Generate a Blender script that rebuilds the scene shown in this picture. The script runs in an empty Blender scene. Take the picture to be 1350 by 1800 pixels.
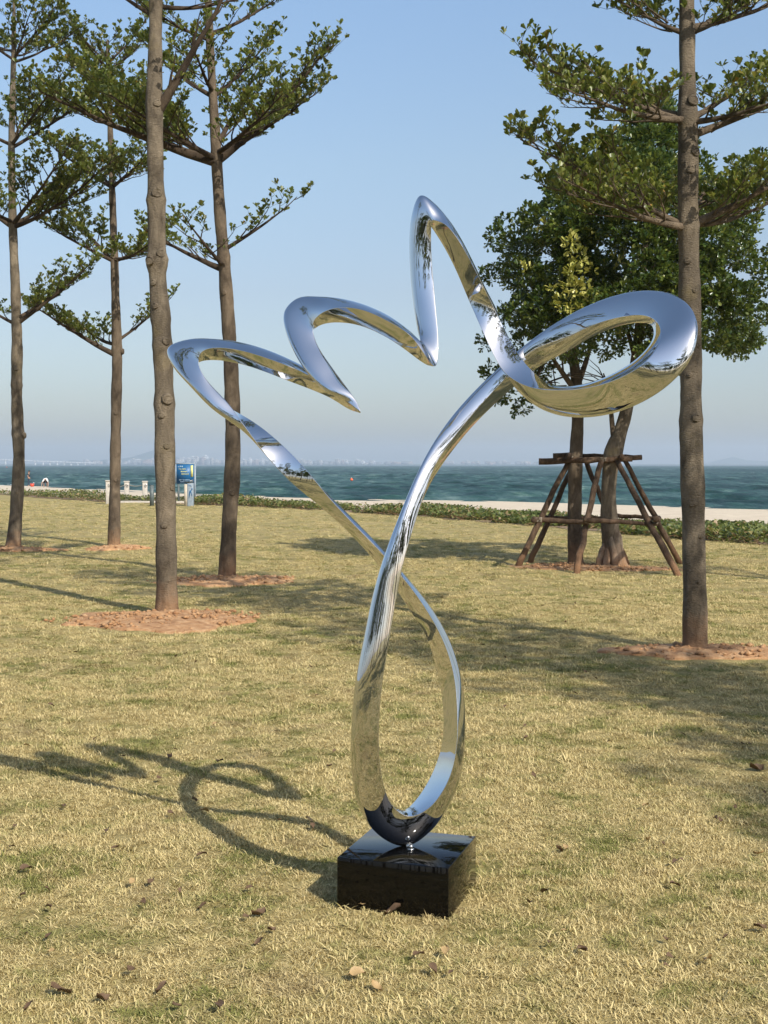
import bpy, math, random
import numpy as np
from mathutils import Vector, Matrix

random.seed(7)
RNG = np.random.default_rng(7)
SC = bpy.context.scene
COL = SC.collection
R = math.radians

# ------------------------------------------------------------------ camera, sky, sun, exposure
EYE = 1.6
FPX = 2300.0
PITCH = math.atan(83 / FPX)
cam_d = bpy.data.cameras.new('camera')
cam = bpy.data.objects.new('camera', cam_d)
COL.objects.link(cam)
cam.location = (0, 0, EYE)
cam.rotation_euler = (math.pi / 2 - PITCH, 0, 0)
cam_d.sensor_fit = 'VERTICAL'
cam_d.sensor_height = 36
cam_d.sensor_width = 36
cam_d.lens = FPX / 1800 * 36
cam_d.clip_start = 0.05
cam_d.clip_end = 40000
SC.camera = cam
SC.render.resolution_x = 768
SC.render.resolution_y = 1024

SUN_EL = R(39.0)
SUN_AZ_X, SUN_AZ_Y = 0.581, -0.814            # horizontal direction towards the sun: right and behind the camera
to_sun = Vector((SUN_AZ_X * math.cos(SUN_EL), SUN_AZ_Y * math.cos(SUN_EL), math.sin(SUN_EL))).normalized()

world = bpy.data.worlds.new('World')
SC.world = world
world.use_nodes = True
wn = world.node_tree.nodes
wl = world.node_tree.links
wn.clear()
sky = wn.new('ShaderNodeTexSky')
sky.sky_type = 'NISHITA'
sky.sun_disc = False
sky.sun_elevation = SUN_EL
sky.sun_rotation = math.atan2(to_sun.x, to_sun.y)
sky.altitude = 0
sky.air_density = 1.1
sky.dust_density = 1.6
sky.ozone_density = 3.0
bg = wn.new('ShaderNodeBackground')
bg.inputs['Strength'].default_value = 0.15
wo = wn.new('ShaderNodeOutputWorld')
tcw = wn.new('ShaderNodeTexCoord')
sxy = wn.new('ShaderNodeSeparateXYZ')
wl.new(tcw.outputs['Generated'], sxy.inputs[0])
hr = wn.new('ShaderNodeValToRGB')
while len(hr.color_ramp.elements) > 1:
    hr.color_ramp.elements.remove(hr.color_ramp.elements[0])
hr.color_ramp.elements[0].position = 0.0
hr.color_ramp.elements[0].color = (.80, .77, .76, 1)
for p_, v_ in ((.06, (.74, .72, .75)), (.13, (.79, .71, .70)), (.22, (.93, .86, .79)), (.34, (1.0, .985, .95))):
    e_ = hr.color_ramp.elements.new(p_)
    e_.color = v_ + (1,)
wl.new(sxy.outputs[2], hr.inputs[0])
hm = wn.new('ShaderNodeMix')
hm.data_type = 'RGBA'
hm.blend_type = 'MULTIPLY'
hm.inputs[0].default_value = 1.0
wl.new(sky.outputs[0], hm.inputs[6])
wl.new(hr.outputs[0], hm.inputs[7])
wl.new(hm.outputs[2], bg.inputs[0])
wl.new(bg.outputs[0], wo.inputs[0])

sun_d = bpy.data.lights.new('sun', 'SUN')
sun_d.energy = 4.6
sun_d.angle = R(0.53)
sun_d.color = (1.0, 0.94, 0.83)
sun_o = bpy.data.objects.new('sun', sun_d)
COL.objects.link(sun_o)
sun_o.rotation_euler = to_sun.to_track_quat('Z', 'Y').to_euler()
sun_o.location = (20, -30, 30)

SC.view_settings.view_transform = 'Standard'
SC.view_settings.look = 'None'
SC.view_settings.exposure = 0.35
SC.view_settings.gamma = 1.0
SC.view_settings.use_curve_mapping = False
SC.cycles.max_bounces = 10
SC.cycles.glossy_bounces = 6
SC.cycles.transmission_bounces = 4
SC.cycles.volume_bounces = 1
SC.cycles.transparent_max_bounces = 8


def P(px, py, d):
    """world point seen at photograph pixel (px, py) at world depth y = d"""
    x = (px - 675) / FPX
    y = -(py - 900) / FPX
    c, s = math.cos(PITCH), math.sin(PITCH)
    dy = c + y * s
    dz = -s + y * c
    t = d / dy
    return np.array((x * t, d, EYE + dz * t))


def G(px, py, z=0.0):
    """ground point at height z seen at a photograph pixel"""
    x = (px - 675) / FPX
    y = -(py - 900) / FPX
    c, s = math.cos(PITCH), math.sin(PITCH)
    dy = c + y * s
    dz = -s + y * c
    t = (z - EYE) / dz
    return np.array((x * t, dy * t, z))


# ------------------------------------------------------------------ material helpers
class NT:
    def __init__(self, name):
        self.m = bpy.data.materials.new(name)
        self.m.use_nodes = True
        self.t = self.m.node_tree
        self.n = self.t.nodes
        self.b = self.n['Principled BSDF']
        self.out = self.n['Material Output']

    def new(self, typ, **kw):
        nd = self.n.new(typ)
        for k, v in kw.items():
            setattr(nd, k, v)
        return nd

    def link(self, a, b):
        self.t.links.new(a, b)

    def setv(self, **kw):
        for k, v in kw.items():
            self.b.inputs[k.replace('_', ' ')].default_value = v

    def noise(self, scale, detail=4, rough=.55, vec=None, dist=0.0):
        nd = self.new('ShaderNodeTexNoise')
        nd.inputs['Scale'].default_value = scale
        nd.inputs['Detail'].default_value = detail
        nd.inputs['Roughness'].default_value = rough
        nd.inputs['Distortion'].default_value = dist
        if vec is not None:
            self.link(vec, nd.inputs['Vector'])
        return nd

    def pos(self, scale=(1, 1, 1), kind='Object'):
        tc = self.new('ShaderNodeTexCoord')
        mp = self.new('ShaderNodeMapping')
        mp.inputs['Scale'].default_value = scale
        self.link(tc.outputs[kind], mp.inputs['Vector'])
        return mp.outputs[0]

    def world_pos(self, scale=(1, 1, 1)):
        g = self.new('ShaderNodeNewGeometry')
        mp = self.new('ShaderNodeMapping')
        mp.inputs['Scale'].default_value = scale
        self.link(g.outputs['Position'], mp.inputs['Vector'])
        return mp.outputs[0]

    def ramp(self, fac, stops):
        nd = self.new('ShaderNodeValToRGB')
        el = nd.color_ramp.elements
        while len(el) > 1:
            el.remove(el[0])
        el[0].position, el[0].color = stops[0][0], tuple(stops[0][1]) + (1,)
        for p, c in stops[1:]:
            e = el.new(p)
            e.color = tuple(c) + (1,)
        self.link(fac, nd.inputs[0])
        return nd.outputs[0]

    def mix(self, fac, a, b, mode='MIX'):
        nd = self.new('ShaderNodeMix', data_type='RGBA', blend_type=mode)
        for sock, v in ((nd.inputs[0], fac), (nd.inputs[6], a), (nd.inputs[7], b)):
            if hasattr(v, 'links') or hasattr(v, 'is_linked'):
                self.link(v, sock)
            elif isinstance(v, (int, float)):
                sock.default_value = v
            else:
                sock.default_value = tuple(v) + (1,)
        return nd.outputs[2]

    def bump(self, h, strength=.5, dist=.02):
        nd = self.new('ShaderNodeBump')
        nd.inputs['Strength'].default_value = strength
        nd.inputs['Distance'].default_value = dist
        self.link(h, nd.inputs['Height'])
        self.link(nd.outputs[0], self.b.inputs['Normal'])
        return nd

    def color(self, sock):
        self.link(sock, self.b.inputs['Base Color'])


def plain(name, col, rough=.7, metal=0.0, spec=.4, var=.12, scale=9):
    t = NT(name)
    n = t.noise(scale, 4, .6, t.pos())
    c2 = tuple(min(1, c * (1 - var * 2)) for c in col)
    c3 = tuple(min(1, c * (1 + var)) for c in col)
    t.color(t.ramp(n.outputs[0], [(.3, c2), (.7, c3)]))
    t.setv(Roughness=rough, Metallic=metal)
    t.b.inputs['Specular IOR Level'].default_value = spec
    return t.m


def mat_bark(name, dark, light, moss=None, vscale=1.0):
    t = NT(name)
    p = t.pos((1, 1, .35))
    p2 = t.pos((1, 1, 3.2))
    n1 = t.noise(9 * vscale, 6, .62, p, .6)
    n2 = t.noise(2.2, 3, .5, t.pos())
    n3 = t.noise(40 * vscale, 4, .65, p2)
    c = t.ramp(n1.outputs[0], [(.28, dark), (.5, tuple((a + b) / 2 for a, b in zip(dark, light))), (.72, light)])
    blot = t.ramp(n2.outputs[0], [(.35, (.62, .6, .58)), (.6, (1.08, 1.05, 1.0))])
    c = t.mix(1.0, c, blot, 'MULTIPLY')
    fine = t.ramp(n3.outputs[0], [(.3, (.75, .74, .72)), (.6, (1.05, 1.05, 1.05))])
    c = t.mix(.8, c, fine, 'MULTIPLY')
    if moss:
        n4 = t.noise(1.3, 4, .6, t.pos())
        f = t.ramp(n4.outputs[0], [(.56, (0, 0, 0)), (.68, (.7, .7, .7))])
        sx = t.new('ShaderNodeSeparateColor')
        t.link(f, sx.inputs[0])
        c = t.mix(sx.outputs[0], c, moss)
    gz = t.new('ShaderNodeNewGeometry')
    sz = t.new('ShaderNodeSeparateXYZ')
    t.link(gz.outputs['Position'], sz.inputs[0])
    nz = t.noise(7, 4, .6, t.pos())
    mz = t.new('ShaderNodeMath', operation='MULTIPLY_ADD')      # splashed red dust round the foot
    t.link(nz.outputs[0], mz.inputs[0])
    mz.inputs[1].default_value = -.55
    t.link(sz.outputs[2], mz.inputs[2])
    fz = t.new('ShaderNodeMapRange')
    fz.inputs[1].default_value = .12
    fz.inputs[2].default_value = -.22
    fz.inputs[3].default_value = 0
    fz.inputs[4].default_value = .6
    t.link(mz.outputs[0], fz.inputs[0])
    c = t.mix(fz.outputs[0], c, (.34, .18, .09))
    st = t.noise(3.1, 5, .7, t.pos((1, 1, .8)), .8)
    stf = t.ramp(st.outputs[0], [(.36, (.58, .56, .54)), (.47, (1, 1, 1)), (.62, (1, 1, 1)), (.70, (1.35, 1.33, 1.28))])
    c = t.mix(.8, c, stf, 'MULTIPLY')
    t.color(c)
    t.setv(Roughness=.88)
    t.b.inputs['Specular IOR Level'].default_value = .2
    ad = t.new('ShaderNodeMath', operation='ADD')
    t.link(n1.outputs[0], ad.inputs[0])
    t.link(n3.outputs[0], ad.inputs[1])
    t.bump(ad.outputs[0], 1.0, .02)
    return t.m


def mat_leaf(name, stops, trans=.35, gloss=.38, tcol=(.30, .36, .05)):
    t = NT(name)
    g = t.new('ShaderNodeNewGeometry')
    oi = t.new('ShaderNodeObjectInfo')
    c = t.ramp(g.outputs['Random Per Island'], stops)
    t.color(c)
    t.setv(Roughness=gloss)
    t.b.inputs['Specular IOR Level'].default_value = .45
    tr = t.new('ShaderNodeBsdfTranslucent')
    cm = t.mix(.55, c, tcol)
    t.link(cm, tr.inputs[0])
    mx = t.new('ShaderNodeMixShader')
    mx.inputs[0].default_value = trans
    t.link(t.b.outputs[0], mx.inputs[1])
    t.link(tr.outputs[0], mx.inputs[2])
    t.link(mx.outputs[0], t.out.inputs[0])
    return t.m


M = {}
M['bark'] = mat_bark('grey_bark', (.095, .078, .058), (.275, .230, .172), moss=(.19, .15, .065))
M['bark_warm'] = mat_bark('brown_bark', (.085, .066, .048), (.225, .178, .130))
M['twig'] = mat_bark('twig_bark', (.050, .036, .026), (.13, .098, .070), vscale=2)
M['pale_bark'] = mat_bark('pale_fluted_bark', (.20, .15, .11), (.50, .42, .33))
M['pole_wood'] = mat_bark('weathered_pole_wood', (.055, .036, .024), (.185, .125, .085), vscale=1.6)
M['leaf'] = mat_leaf('almond_leaf', [(0, (.045, .066, .014)), (.4, (.105, .135, .028)), (.8, (.20, .22, .052)), (.97, (.20, .18, .04)), (1, (.30, .17, .03))])
M['leaf_ficus'] = mat_leaf('ficus_leaf', [(0, (.020, .043, .010)), (.55, (.046, .080, .016)), (.88, (.105, .140, .028)), (1, (.22, .24, .055))], .22, .28)
M['leaf_young'] = mat_leaf('young_ficus_leaf', [(0, (.16, .19, .035)), (.5, (.42, .42, .10)), (1, (.62, .58, .20))], .3, .35, (.5, .45, .06))
M['leaf_vine'] = mat_leaf('vine_leaf', [(0, (.05, .07, .02)), (.5, (.12, .15, .04)), (.8, (.21, .22, .06)), (.9, (.28, .20, .10)), (1, (.30, .20, .11))], .3, .5)
M['leaf_palm'] = mat_leaf('palm_leaf', [(0, (.03, .06, .015)), (1, (.07, .11, .03))], .2, .4)


def grass_mat(name, blades):
    t = NT(name)
    pw = t.world_pos()
    big = t.noise(.55, 3, .55, pw)
    mid = t.noise(2.6, 4, .6, pw)
    sm = t.noise(11, 3, .6, pw)
    straw_lo, straw_hi = ((.34, .255, .095), (.82, .68, .36)) if blades else ((.22, .165, .066), (.50, .40, .17))
    green_lo, green_hi = ((.105, .125, .028), (.26, .27, .07)) if blades else ((.11, .115, .03), (.25, .235, .07))
    if blades:
        g = t.new('ShaderNodeNewGeometry')
        oi = t.new('ShaderNodeObjectInfo')
        r1 = g.outputs['Random Per Island']
        r2 = oi.outputs['Random']
    else:
        r1 = t.noise(60, 3, .7, pw).outputs[0]
        r2 = t.noise(23, 3, .6, pw).outputs[0]
    straw = t.mix(r1, straw_lo, straw_hi)
    green = t.mix(r1, green_lo, green_hi)
    add = t.new('ShaderNodeMath', operation='MULTIPLY_ADD')     # patch factor
    t.link(big.outputs[0], add.inputs[0])
    add.inputs[1].default_value = .5
    t.link(mid.outputs[0], add.inputs[2])
    add2 = t.new('ShaderNodeMath', operation='MULTIPLY_ADD')
    t.link(r2, add2.inputs[0])
    add2.inputs[1].default_value = .30 if blades else .12
    t.link(add.outputs[0], add2.inputs[2])
    add3 = t.new('ShaderNodeMath', operation='MULTIPLY_ADD')
    t.link(sm.outputs[0], add3.inputs[0])
    add3.inputs[1].default_value = .35
    t.link(add2.outputs[0], add3.inputs[2])
    f = t.new('ShaderNodeMapRange')
    off = .15 if blades else .06
    f.inputs[1].default_value = .91 + off
    f.inputs[2].default_value = 1.13 + off
    f.inputs[3].default_value = .06
    f.inputs[4].default_value = .92
    t.link(add3.outputs[0], f.inputs[0])
    c = t.mix(f.outputs[0], straw, green)
    # bare brownish patches
    br = t.noise(1.7, 4, .65, t.world_pos((1, 1.0, 1)))
    bf = t.new('ShaderNodeMapRange')
    bf.inputs[1].default_value = .58
    bf.inputs[2].default_value = .72
    bf.inputs[4].default_value = .5
    t.link(br.outputs[0], bf.inputs[0])
    c = t.mix(bf.outputs[0], c, (.24, .165, .09))
    t.color(c)
    t.setv(Roughness=.75)
    t.b.inputs['Specular IOR Level'].default_value = .18
    if blades:
        tr = t.new('ShaderNodeBsdfTranslucent')
        t.link(c, tr.inputs[0])
        mx = t.new('ShaderNodeMixShader')
        mx.inputs[0].default_value = .22
        t.link(t.b.outputs[0], mx.inputs[1])
        t.link(tr.outputs[0], mx.inputs[2])
        t.link(mx.outputs[0], t.out.inputs[0])
    else:
        n = t.noise(45, 4, .75, pw)
        n5 = t.noise(7, 4, .7, pw)
        ad = t.new('ShaderNodeMath', operation='ADD')
        t.link(n.outputs[0], ad.inputs[0])
        t.link(n5.outputs[0], ad.inputs[1])
        t.bump(ad.outputs[0], .8, .03)
    return t.m


M['lawn'] = grass_mat('dry_lawn', False)
M['blade'] = grass_mat('dry_grass_blade', True)

t = NT('dry_sand')
pw = t.world_pos()
n = t.noise(1.2, 6, .6, pw)
t.color(t.ramp(n.outputs[0], [(.3, (.44, .36, .26)), (.7, (.60, .51, .38))]))
t.setv(Roughness=.95)
t.bump(t.noise(6, 5, .7, pw).outputs[0], .5, .05)
M['sand'] = t.m

t = NT('red_soil')
pw = t.world_pos()
n = t.noise(9, 6, .7, pw)
t.color(t.ramp(n.outputs[0], [(.3, (.28, .132, .056)), (.5, (.45, .245, .112)), (.72, (.64, .42, .235))]))
t.setv(Roughness=.95)
t.bump(t.noise(16, 8, .8, pw).outputs[0], .8, .04)
M['soil'] = t.m

# sea: choppy teal water with scattered white caps
t = NT('sea_water')
w1 = t.noise(1.0, 5, .62, t.world_pos((.30, .060, 1)), .5)
w3 = t.noise(1.0, 4, .6, t.world_pos((.055, .011, 1)), .3)
w2 = t.noise(1.6, 4, .6, t.world_pos((.5, .5, 1)), .2)
sm_ = t.new('ShaderNodeMath', operation='MULTIPLY_ADD')
t.link(w3.outputs[0], sm_.inputs[0])
sm_.inputs[1].default_value = .55
t.link(w1.outputs[0], sm_.inputs[2])
c = t.ramp(sm_.outputs[0], [(.62, (.008, .028, .027)), (.76, (.019, .055, .051)), (.86, (.042, .092, .083)), (.97, (.11, .17, .15))])
foam = t.noise(1.0, 3, .6, t.world_pos((.22, .045, 1)), .8)
ff = t.new('ShaderNodeMapRange')
ff.inputs[1].default_value = .735
ff.inputs[2].default_value = .77
t.link(foam.outputs[0], ff.inputs[0])
c = t.mix(ff.outputs[0], c, (.62, .68, .68))
t.color(c)
t.setv(Roughness=.45, IOR=1.33)
t.b.inputs['Specular IOR Level'].default_value = .16
ad = t.new('ShaderNodeMath', operation='MULTIPLY_ADD')
t.link(w2.outputs[0], ad.inputs[0])
ad.inputs[1].default_value = .35
t.link(w1.outputs[0], ad.inputs[2])
t.bump(ad.outputs[0], .8, .6)
M['sea'] = t.m

t = NT('mirror_polished_steel')
n = t.noise(2.3, 2, .5, t.pos())
n2 = t.noise(9.0, 2, .5, t.pos())
t.setv(Metallic=1.0, Roughness=.015)
t.b.inputs['Base Color'].default_value = (.68, .685, .69, 1)
smu = t.noise(14, 5, .7, t.pos())
rr = t.new('ShaderNodeMapRange')
rr.inputs[1].default_value = .4
rr.inputs[2].default_value = .8
rr.inputs[3].default_value = .002
rr.inputs[4].default_value = .03
t.link(smu.outputs[0], rr.inputs[0])
t.link(rr.outputs[0], t.b.inputs['Roughness'])
ad = t.new('ShaderNodeMath', operation='MULTIPLY_ADD')
t.link(n2.outputs[0], ad.inputs[0])
ad.inputs[1].default_value = .12
t.link(n.outputs[0], ad.inputs[2])
t.bump(ad.outputs[0], .22, .02)
M['mirror'] = t.m

t = NT('polished_black_granite')
v = t.noise(160, 3, .6, t.pos())
t.color(t.ramp(v.outputs[0], [(.5, (.0015, .0015, .0016)), (.7, (.006, .0055, .005)), (.8, (.03, .025, .02))]))
t.setv(Roughness=.035, IOR=1.6)
t.b.inputs['Specular IOR Level'].default_value = .24
M['granite'] = t.m

M['steel'] = plain('brushed_steel', (.6, .6, .6), .25, 1.0)
M['white_paint'] = plain('weathered_white_paint', (.50, .46, .40), .6)
M['grey_paint'] = plain('dark_grey_paint', (.09, .11, .11), .5)
M['silver_paint'] = plain('silver_grey_paint', (.24, .29, .34), .45)
M['concrete'] = plain('pale_concrete', (.46, .41, .33), .85)
M['blue'] = plain('blue_board', (.012, .10, .24), .45, var=.05)
M['yellow'] = plain('yellow_lettering', (.62, .60, .22), .5, var=.02)
M['paleblue'] = plain('pale_lettering', (.42, .55, .66), .5, var=.02)
M['rope'] = plain('rope', (.3, .26, .2), .9)
M['black_cloth'] = plain('black_cloth', (.018, .018, .022), .85)
M['navy_cloth'] = plain('navy_cloth', (.02, .03, .055), .85)
M['white_cloth'] = plain('white_cloth', (.75, .75, .74), .85)
M['skin'] = plain('skin', (.42, .24, .16), .55)
M['hair'] = plain('black_hair', (.012, .010, .010), .6)
M['red_plastic'] = plain('red_plastic', (.62, .07, .035), .4)
M['orange_plastic'] = plain('orange_plastic', (.75, .13, .04), .4)
M['dry_leaf'] = plain('dry_brown_leaf', (.13, .078, .042), .7, var=.3, scale=30)
M['tan_leaf'] = plain('dry_tan_leaf', (.38, .26, .12), .6, var=.2, scale=30)
M['bldg_a'] = plain('pale_render', (.36, .35, .34), .8)
M['bldg_b'] = plain('pinkish_render', (.32, .25, .23), .8)
M['bldg_c'] = plain('grey_render', (.22, .24, .26), .8)
M['bldg_w'] = plain('white_render', (.50, .51, .52), .8)
M['window'] = plain('dark_window', (.06, .08, .10), .2)
M['hill'] = plain('wooded_hill', (.05, .075, .045), .95, var=.3, scale=.01)
M['bridge'] = plain('bridge_concrete', (.62, .63, .64), .8)


# ------------------------------------------------------------------ object helpers
def link(o, parent=None):
    COL.objects.link(o)
    if parent is not None:
        o.parent = parent
    return o


def mesh_np(name, V, quads=None, tris=None, mat=None, smooth=False, parent=None):
    V = np.asarray(V, dtype=np.float32)
    me = bpy.data.meshes.new(name)
    q = np.asarray(quads, dtype=np.int32).reshape(-1, 4) if quads is not None and len(quads) else np.zeros((0, 4), np.int32)
    tr = np.asarray(tris, dtype=np.int32).reshape(-1, 3) if tris is not None and len(tris) else np.zeros((0, 3), np.int32)
    nl = q.size + tr.size
    me.vertices.add(len(V))
    me.vertices.foreach_set('co', V.ravel())
    me.loops.add(nl)
    me.loops.foreach_set('vertex_index', np.concatenate([q.ravel(), tr.ravel()]))
    nf = len(q) + len(tr)
    me.polygons.add(nf)
    st = np.concatenate([np.arange(len(q)) * 4, q.size + np.arange(len(tr)) * 3]).astype(np.int32)
    me.polygons.foreach_set('loop_start', st)
    me.update(calc_edges=True)
    me.validate()
    if smooth:
        me.polygons.foreach_set('use_smooth', np.ones(len(me.polygons), bool))
    if mat:
        me.materials.append(mat)
    return link(bpy.data.objects.new(name, me), parent)


def thing(name, label, cat, loc=(0, 0, 0), rz=0, group=None):
    o = bpy.data.objects.new(name, None)
    COL.objects.link(o)
    o.location = loc
    o.rotation_euler = (0, 0, rz)
    o['label'] = label
    o['category'] = cat
    if group:
        o['group'] = group
    return o


def tag(o, label, cat, group=None):
    o['label'] = label
    o['category'] = cat
    if group:
        o['group'] = group
    return o


def kind(o, k, label=None):
    o['kind'] = k
    if label:
        o['label'] = label
    return o


class Buf:
    def __init__(self):
        self.v, self.q, self.t, self.n = [], [], [], 0

    def add(self, V, q=None, t=None):
        V = np.asarray(V, float)
        if q is not None and len(q):
            self.q.append(np.asarray(q, int).reshape(-1, 4) + self.n)
        if t is not None and len(t):
            self.t.append(np.asarray(t, int).reshape(-1, 3) + self.n)
        self.v.append(V)
        self.n += len(V)

    def box(self, x0, x1, y0, y1, z0, z1):
        V = [(x, y, z) for z in (z0, z1) for y in (y0, y1) for x in (x0, x1)]
        self.add(V, [(0, 2, 3, 1), (4, 5, 7, 6), (0, 1, 5, 4), (2, 6, 7, 3), (0, 4, 6, 2), (1, 3, 7, 5)])

    def tube(self, pts, rad, k=6, cap=True, lump=0.0, seed=0):
        pts = np.asarray(pts, float)
        n = len(pts)
        rad = np.broadcast_to(np.asarray(rad, float), (n,))
        T = np.gradient(pts, axis=0)
        T /= np.linalg.norm(T, axis=1)[:, None] + 1e-9
        ref = np.array((1.0, 0, 0)) if abs(T[0][0]) < .8 else np.array((0, 1.0, 0))
        U = ref - T * (T @ ref)[:, None]
        U /= np.linalg.norm(U, axis=1)[:, None] + 1e-9
        W = np.cross(T, U)
        a = np.arange(k) / k * 2 * math.pi
        rr = rad[:, None] * np.ones((1, k))
        if lump:
            g = np.random.default_rng(seed)
            ph = g.uniform(0, 6.28, 6)
            s = np.arange(n)[:, None] / max(n - 1, 1)
            rr = rr * (1 + lump * (np.sin(a[None] * 2 + ph[0] + s * 9) * .5 + np.sin(a[None] * 3 + ph[1] - s * 23) * .4
                                   + np.sin(s * 61 + ph[2] + a[None]) * .35) + lump * .35 * g.normal(size=(n, k)))
        V = pts[:, None] + rr[..., None] * (U[:, None] * np.cos(a)[None, :, None] + W[:, None] * np.sin(a)[None, :, None])
        i = np.arange(n - 1)[:, None] * k
        j = np.arange(k)[None]
        j2 = (j + 1) % k
        q = np.stack([i + j, i + j2, i + k + j2, i + k + j], -1).reshape(-1, 4)
        V = V.reshape(-1, 3)
        tr = None
        if cap:
            V = np.vstack([V, pts[0], pts[-1]])
            jj = np.arange(k)
            tr = np.vstack([np.stack([np.full(k, n * k), (jj + 1) % k, jj], -1),
                            np.stack([np.full(k, n * k + 1), (n - 1) * k + jj, (n - 1) * k + (jj + 1) % k], -1)])
        self.add(V, q, tr)

    def build(self, name, mat, parent=None, smooth=False):
        V = np.vstack(self.v)
        q = np.vstack(self.q) if self.q else None
        t = np.vstack(self.t) if self.t else None
        return mesh_np(name, V, q, t, mat, smooth, parent)


def bevel(o, w=.004, seg=2):
    m = o.modifiers.new('bevel', 'BEVEL')
    m.width = w
    m.segments = seg
    m.limit_method = 'ANGLE'
    return o


def leaves_mesh(name, pos, axis, nor, size, mat, parent=None, wide=.5, fold=.12):
    """many folded obovate leaves, 6 vertices and 2 quads each"""
    pos = np.asarray(pos)
    n = len(pos)
    ax = axis / (np.linalg.norm(axis, axis=1)[:, None] + 1e-9)
    sd = np.cross(nor, ax)
    sd /= np.linalg.norm(sd, axis=1)[:, None] + 1e-9
    up = np.cross(ax, sd)
    s = np.asarray(size)[:, None]
    w = wide

    def pt(l, x, z):
        return pos + s * (ax * l + sd * x + up * z)
    V = np.stack([pt(0, 0, 0), pt(.45, -.30 * w, fold * .6), pt(.80, -.52 * w, fold), pt(1.0, 0, -.02),
                  pt(.80, .52 * w, fold), pt(.45, .30 * w, fold * .6)], 1).reshape(-1, 3)
    b = np.arange(n)[:, None] * 6
    q = np.concatenate([b + np.array([[0, 1, 2, 3]]), b + np.array([[0, 3, 4, 5]])], 1).reshape(-1, 4)
    return mesh_np(name, V, q, None, mat, False, parent)


def snoise(x, y, seed=0, octaves=4, f0=1.0):
    """cheap smooth pseudo noise from summed sines, in about -1..1"""
    g = np.random.default_rng(seed)
    out = 0
    amp = 1.0
    tot = 0
    f = f0
    for o in range(octaves):
        for k in range(3):
            th = g.uniform(0, 6.28)
            ph = g.uniform(0, 6.28)
            fr = f * g.uniform(.7, 1.35)
            out = out + amp * np.sin(fr * (x * math.cos(th) + y * math.sin(th)) + ph)
            tot += amp * .7
        amp *= .55
        f *= 2.1
    return out / tot


# ------------------------------------------------------------------ ground, beach, sea, far land
EDGE = np.array([(-400, 420), (-120, 165), (-60, 110), (-20.8, 70.8), (-11.9, 56.6), (-6.2, 51.8), (-1.5, 45.4), (2.1, 39.1), (3.85, 34.7),
                 (5.6, 30.4), (7.8, 26.7), (16, 14), (40, -20), (120, -130), (400, -480)], float)
SHORE = np.array([(-900, 900), (-200, 330), (-90, 220), (-47, 161), (-27, 133), (-3.2, 98), (7, 91), (14.7, 80), (21, 73),
                  (34, 56), (70, 0), (160, -130), (600, -700)], float)


def edge_y(x):
    return np.interp(x, EDGE[:, 0], EDGE[:, 1])


def lawn_z(x, y):
    u = .030 * snoise(x, y, 3, 3, .55) + .012 * snoise(x, y, 5, 2, 3.0)
    return u * np.clip((np.hypot(x, y - 4.7) - .45) / 1.2, 0, 1)


xs = np.concatenate([np.linspace(-390, -40, 30)[:-1], np.linspace(-40, -10, 60)[:-1], np.linspace(-10, 12, 150)[:-1], np.linspace(12, 40, 40)[:-1], np.linspace(40, 390, 30)])
rows = []
for yv in np.concatenate([np.linspace(-500, -40, 24)[:-1], np.linspace(-40, 2, 60)[:-1], np.linspace(2, 26, 170)]):
    rows.append((0, yv))
nr2 = 110
V = []
ye = edge_y(xs)
grid = []
for _, yv in rows:
    grid.append(np.minimum(yv, ye - 0.0))
base = np.minimum(26.0, ye)
for k in range(1, nr2 + 1):
    grid.append(base + (ye - base) * k / nr2)
Y = np.array(grid)
X = np.broadcast_to(xs, Y.shape)
Z = lawn_z(X, Y)
nR, nC = Y.shape
ii = np.arange(nR - 1)[:, None] * nC
jj = np.arange(nC - 1)[None]
q = np.stack([ii + jj, ii + jj + 1, ii + nC + jj + 1, ii + nC + jj], -1).reshape(-1, 4)
vv = np.stack([X, Y, Z], -1).reshape(-1, 3)
area_ok = (np.abs(vv[q[:, 0], 1] - vv[q[:, 3], 1]) + np.abs(vv[q[:, 1], 1] - vv[q[:, 2], 1])) > 1e-5
lawn = mesh_np('lawn', vv, q[area_ok], None, M['lawn'], True)
kind(lawn, 'structure', 'dry straw coloured lawn with green patches')


def resample(poly, n):
    s = np.concatenate([[0], np.cumsum(np.linalg.norm(np.diff(poly, axis=0), axis=1))])
    # denser in the middle
    u = np.linspace(-1, 1, n)
    return s, poly


NU = 220
tE = np.linspace(0, 1, NU)


def poly_at(poly, t):
    k = np.linspace(0, 1, len(poly))
    return np.stack([np.interp(t, k, poly[:, 0]), np.interp(t, k, poly[:, 1])], -1)


# loft the beach between the lawn edge and the shoreline, and on under the water
E13 = poly_at(EDGE, tE)
S13 = poly_at(SHORE, tE)
vs = np.concatenate([[-.06], np.linspace(0, 1, 26), [1.1, 1.4]])
BV = []
for v in vs:
    pt = E13 + (S13 - E13) * v
    if v < 0:
        z = np.full(NU, -.25)
    else:
        z = -.03 - 1.0 * v + .05 * snoise(pt[:, 0], pt[:, 1], 11, 3, .5) * min(1, v * 6) * (1 if v < .95 else 0)
    BV.append(np.column_stack([pt, z]))
BV = np.array(BV)
ii = np.arange(len(vs) - 1)[:, None] * NU
jj = np.arange(NU - 1)[None]
q = np.stack([ii + jj, ii + jj + 1, ii + NU + jj + 1, ii + NU + jj], -1).reshape(-1, 4)
kind(mesh_np('beach_sand', BV.reshape(-1, 3), q, None, M['sand'], True), 'structure', 'pale sand beach between lawn and sea')

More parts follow.
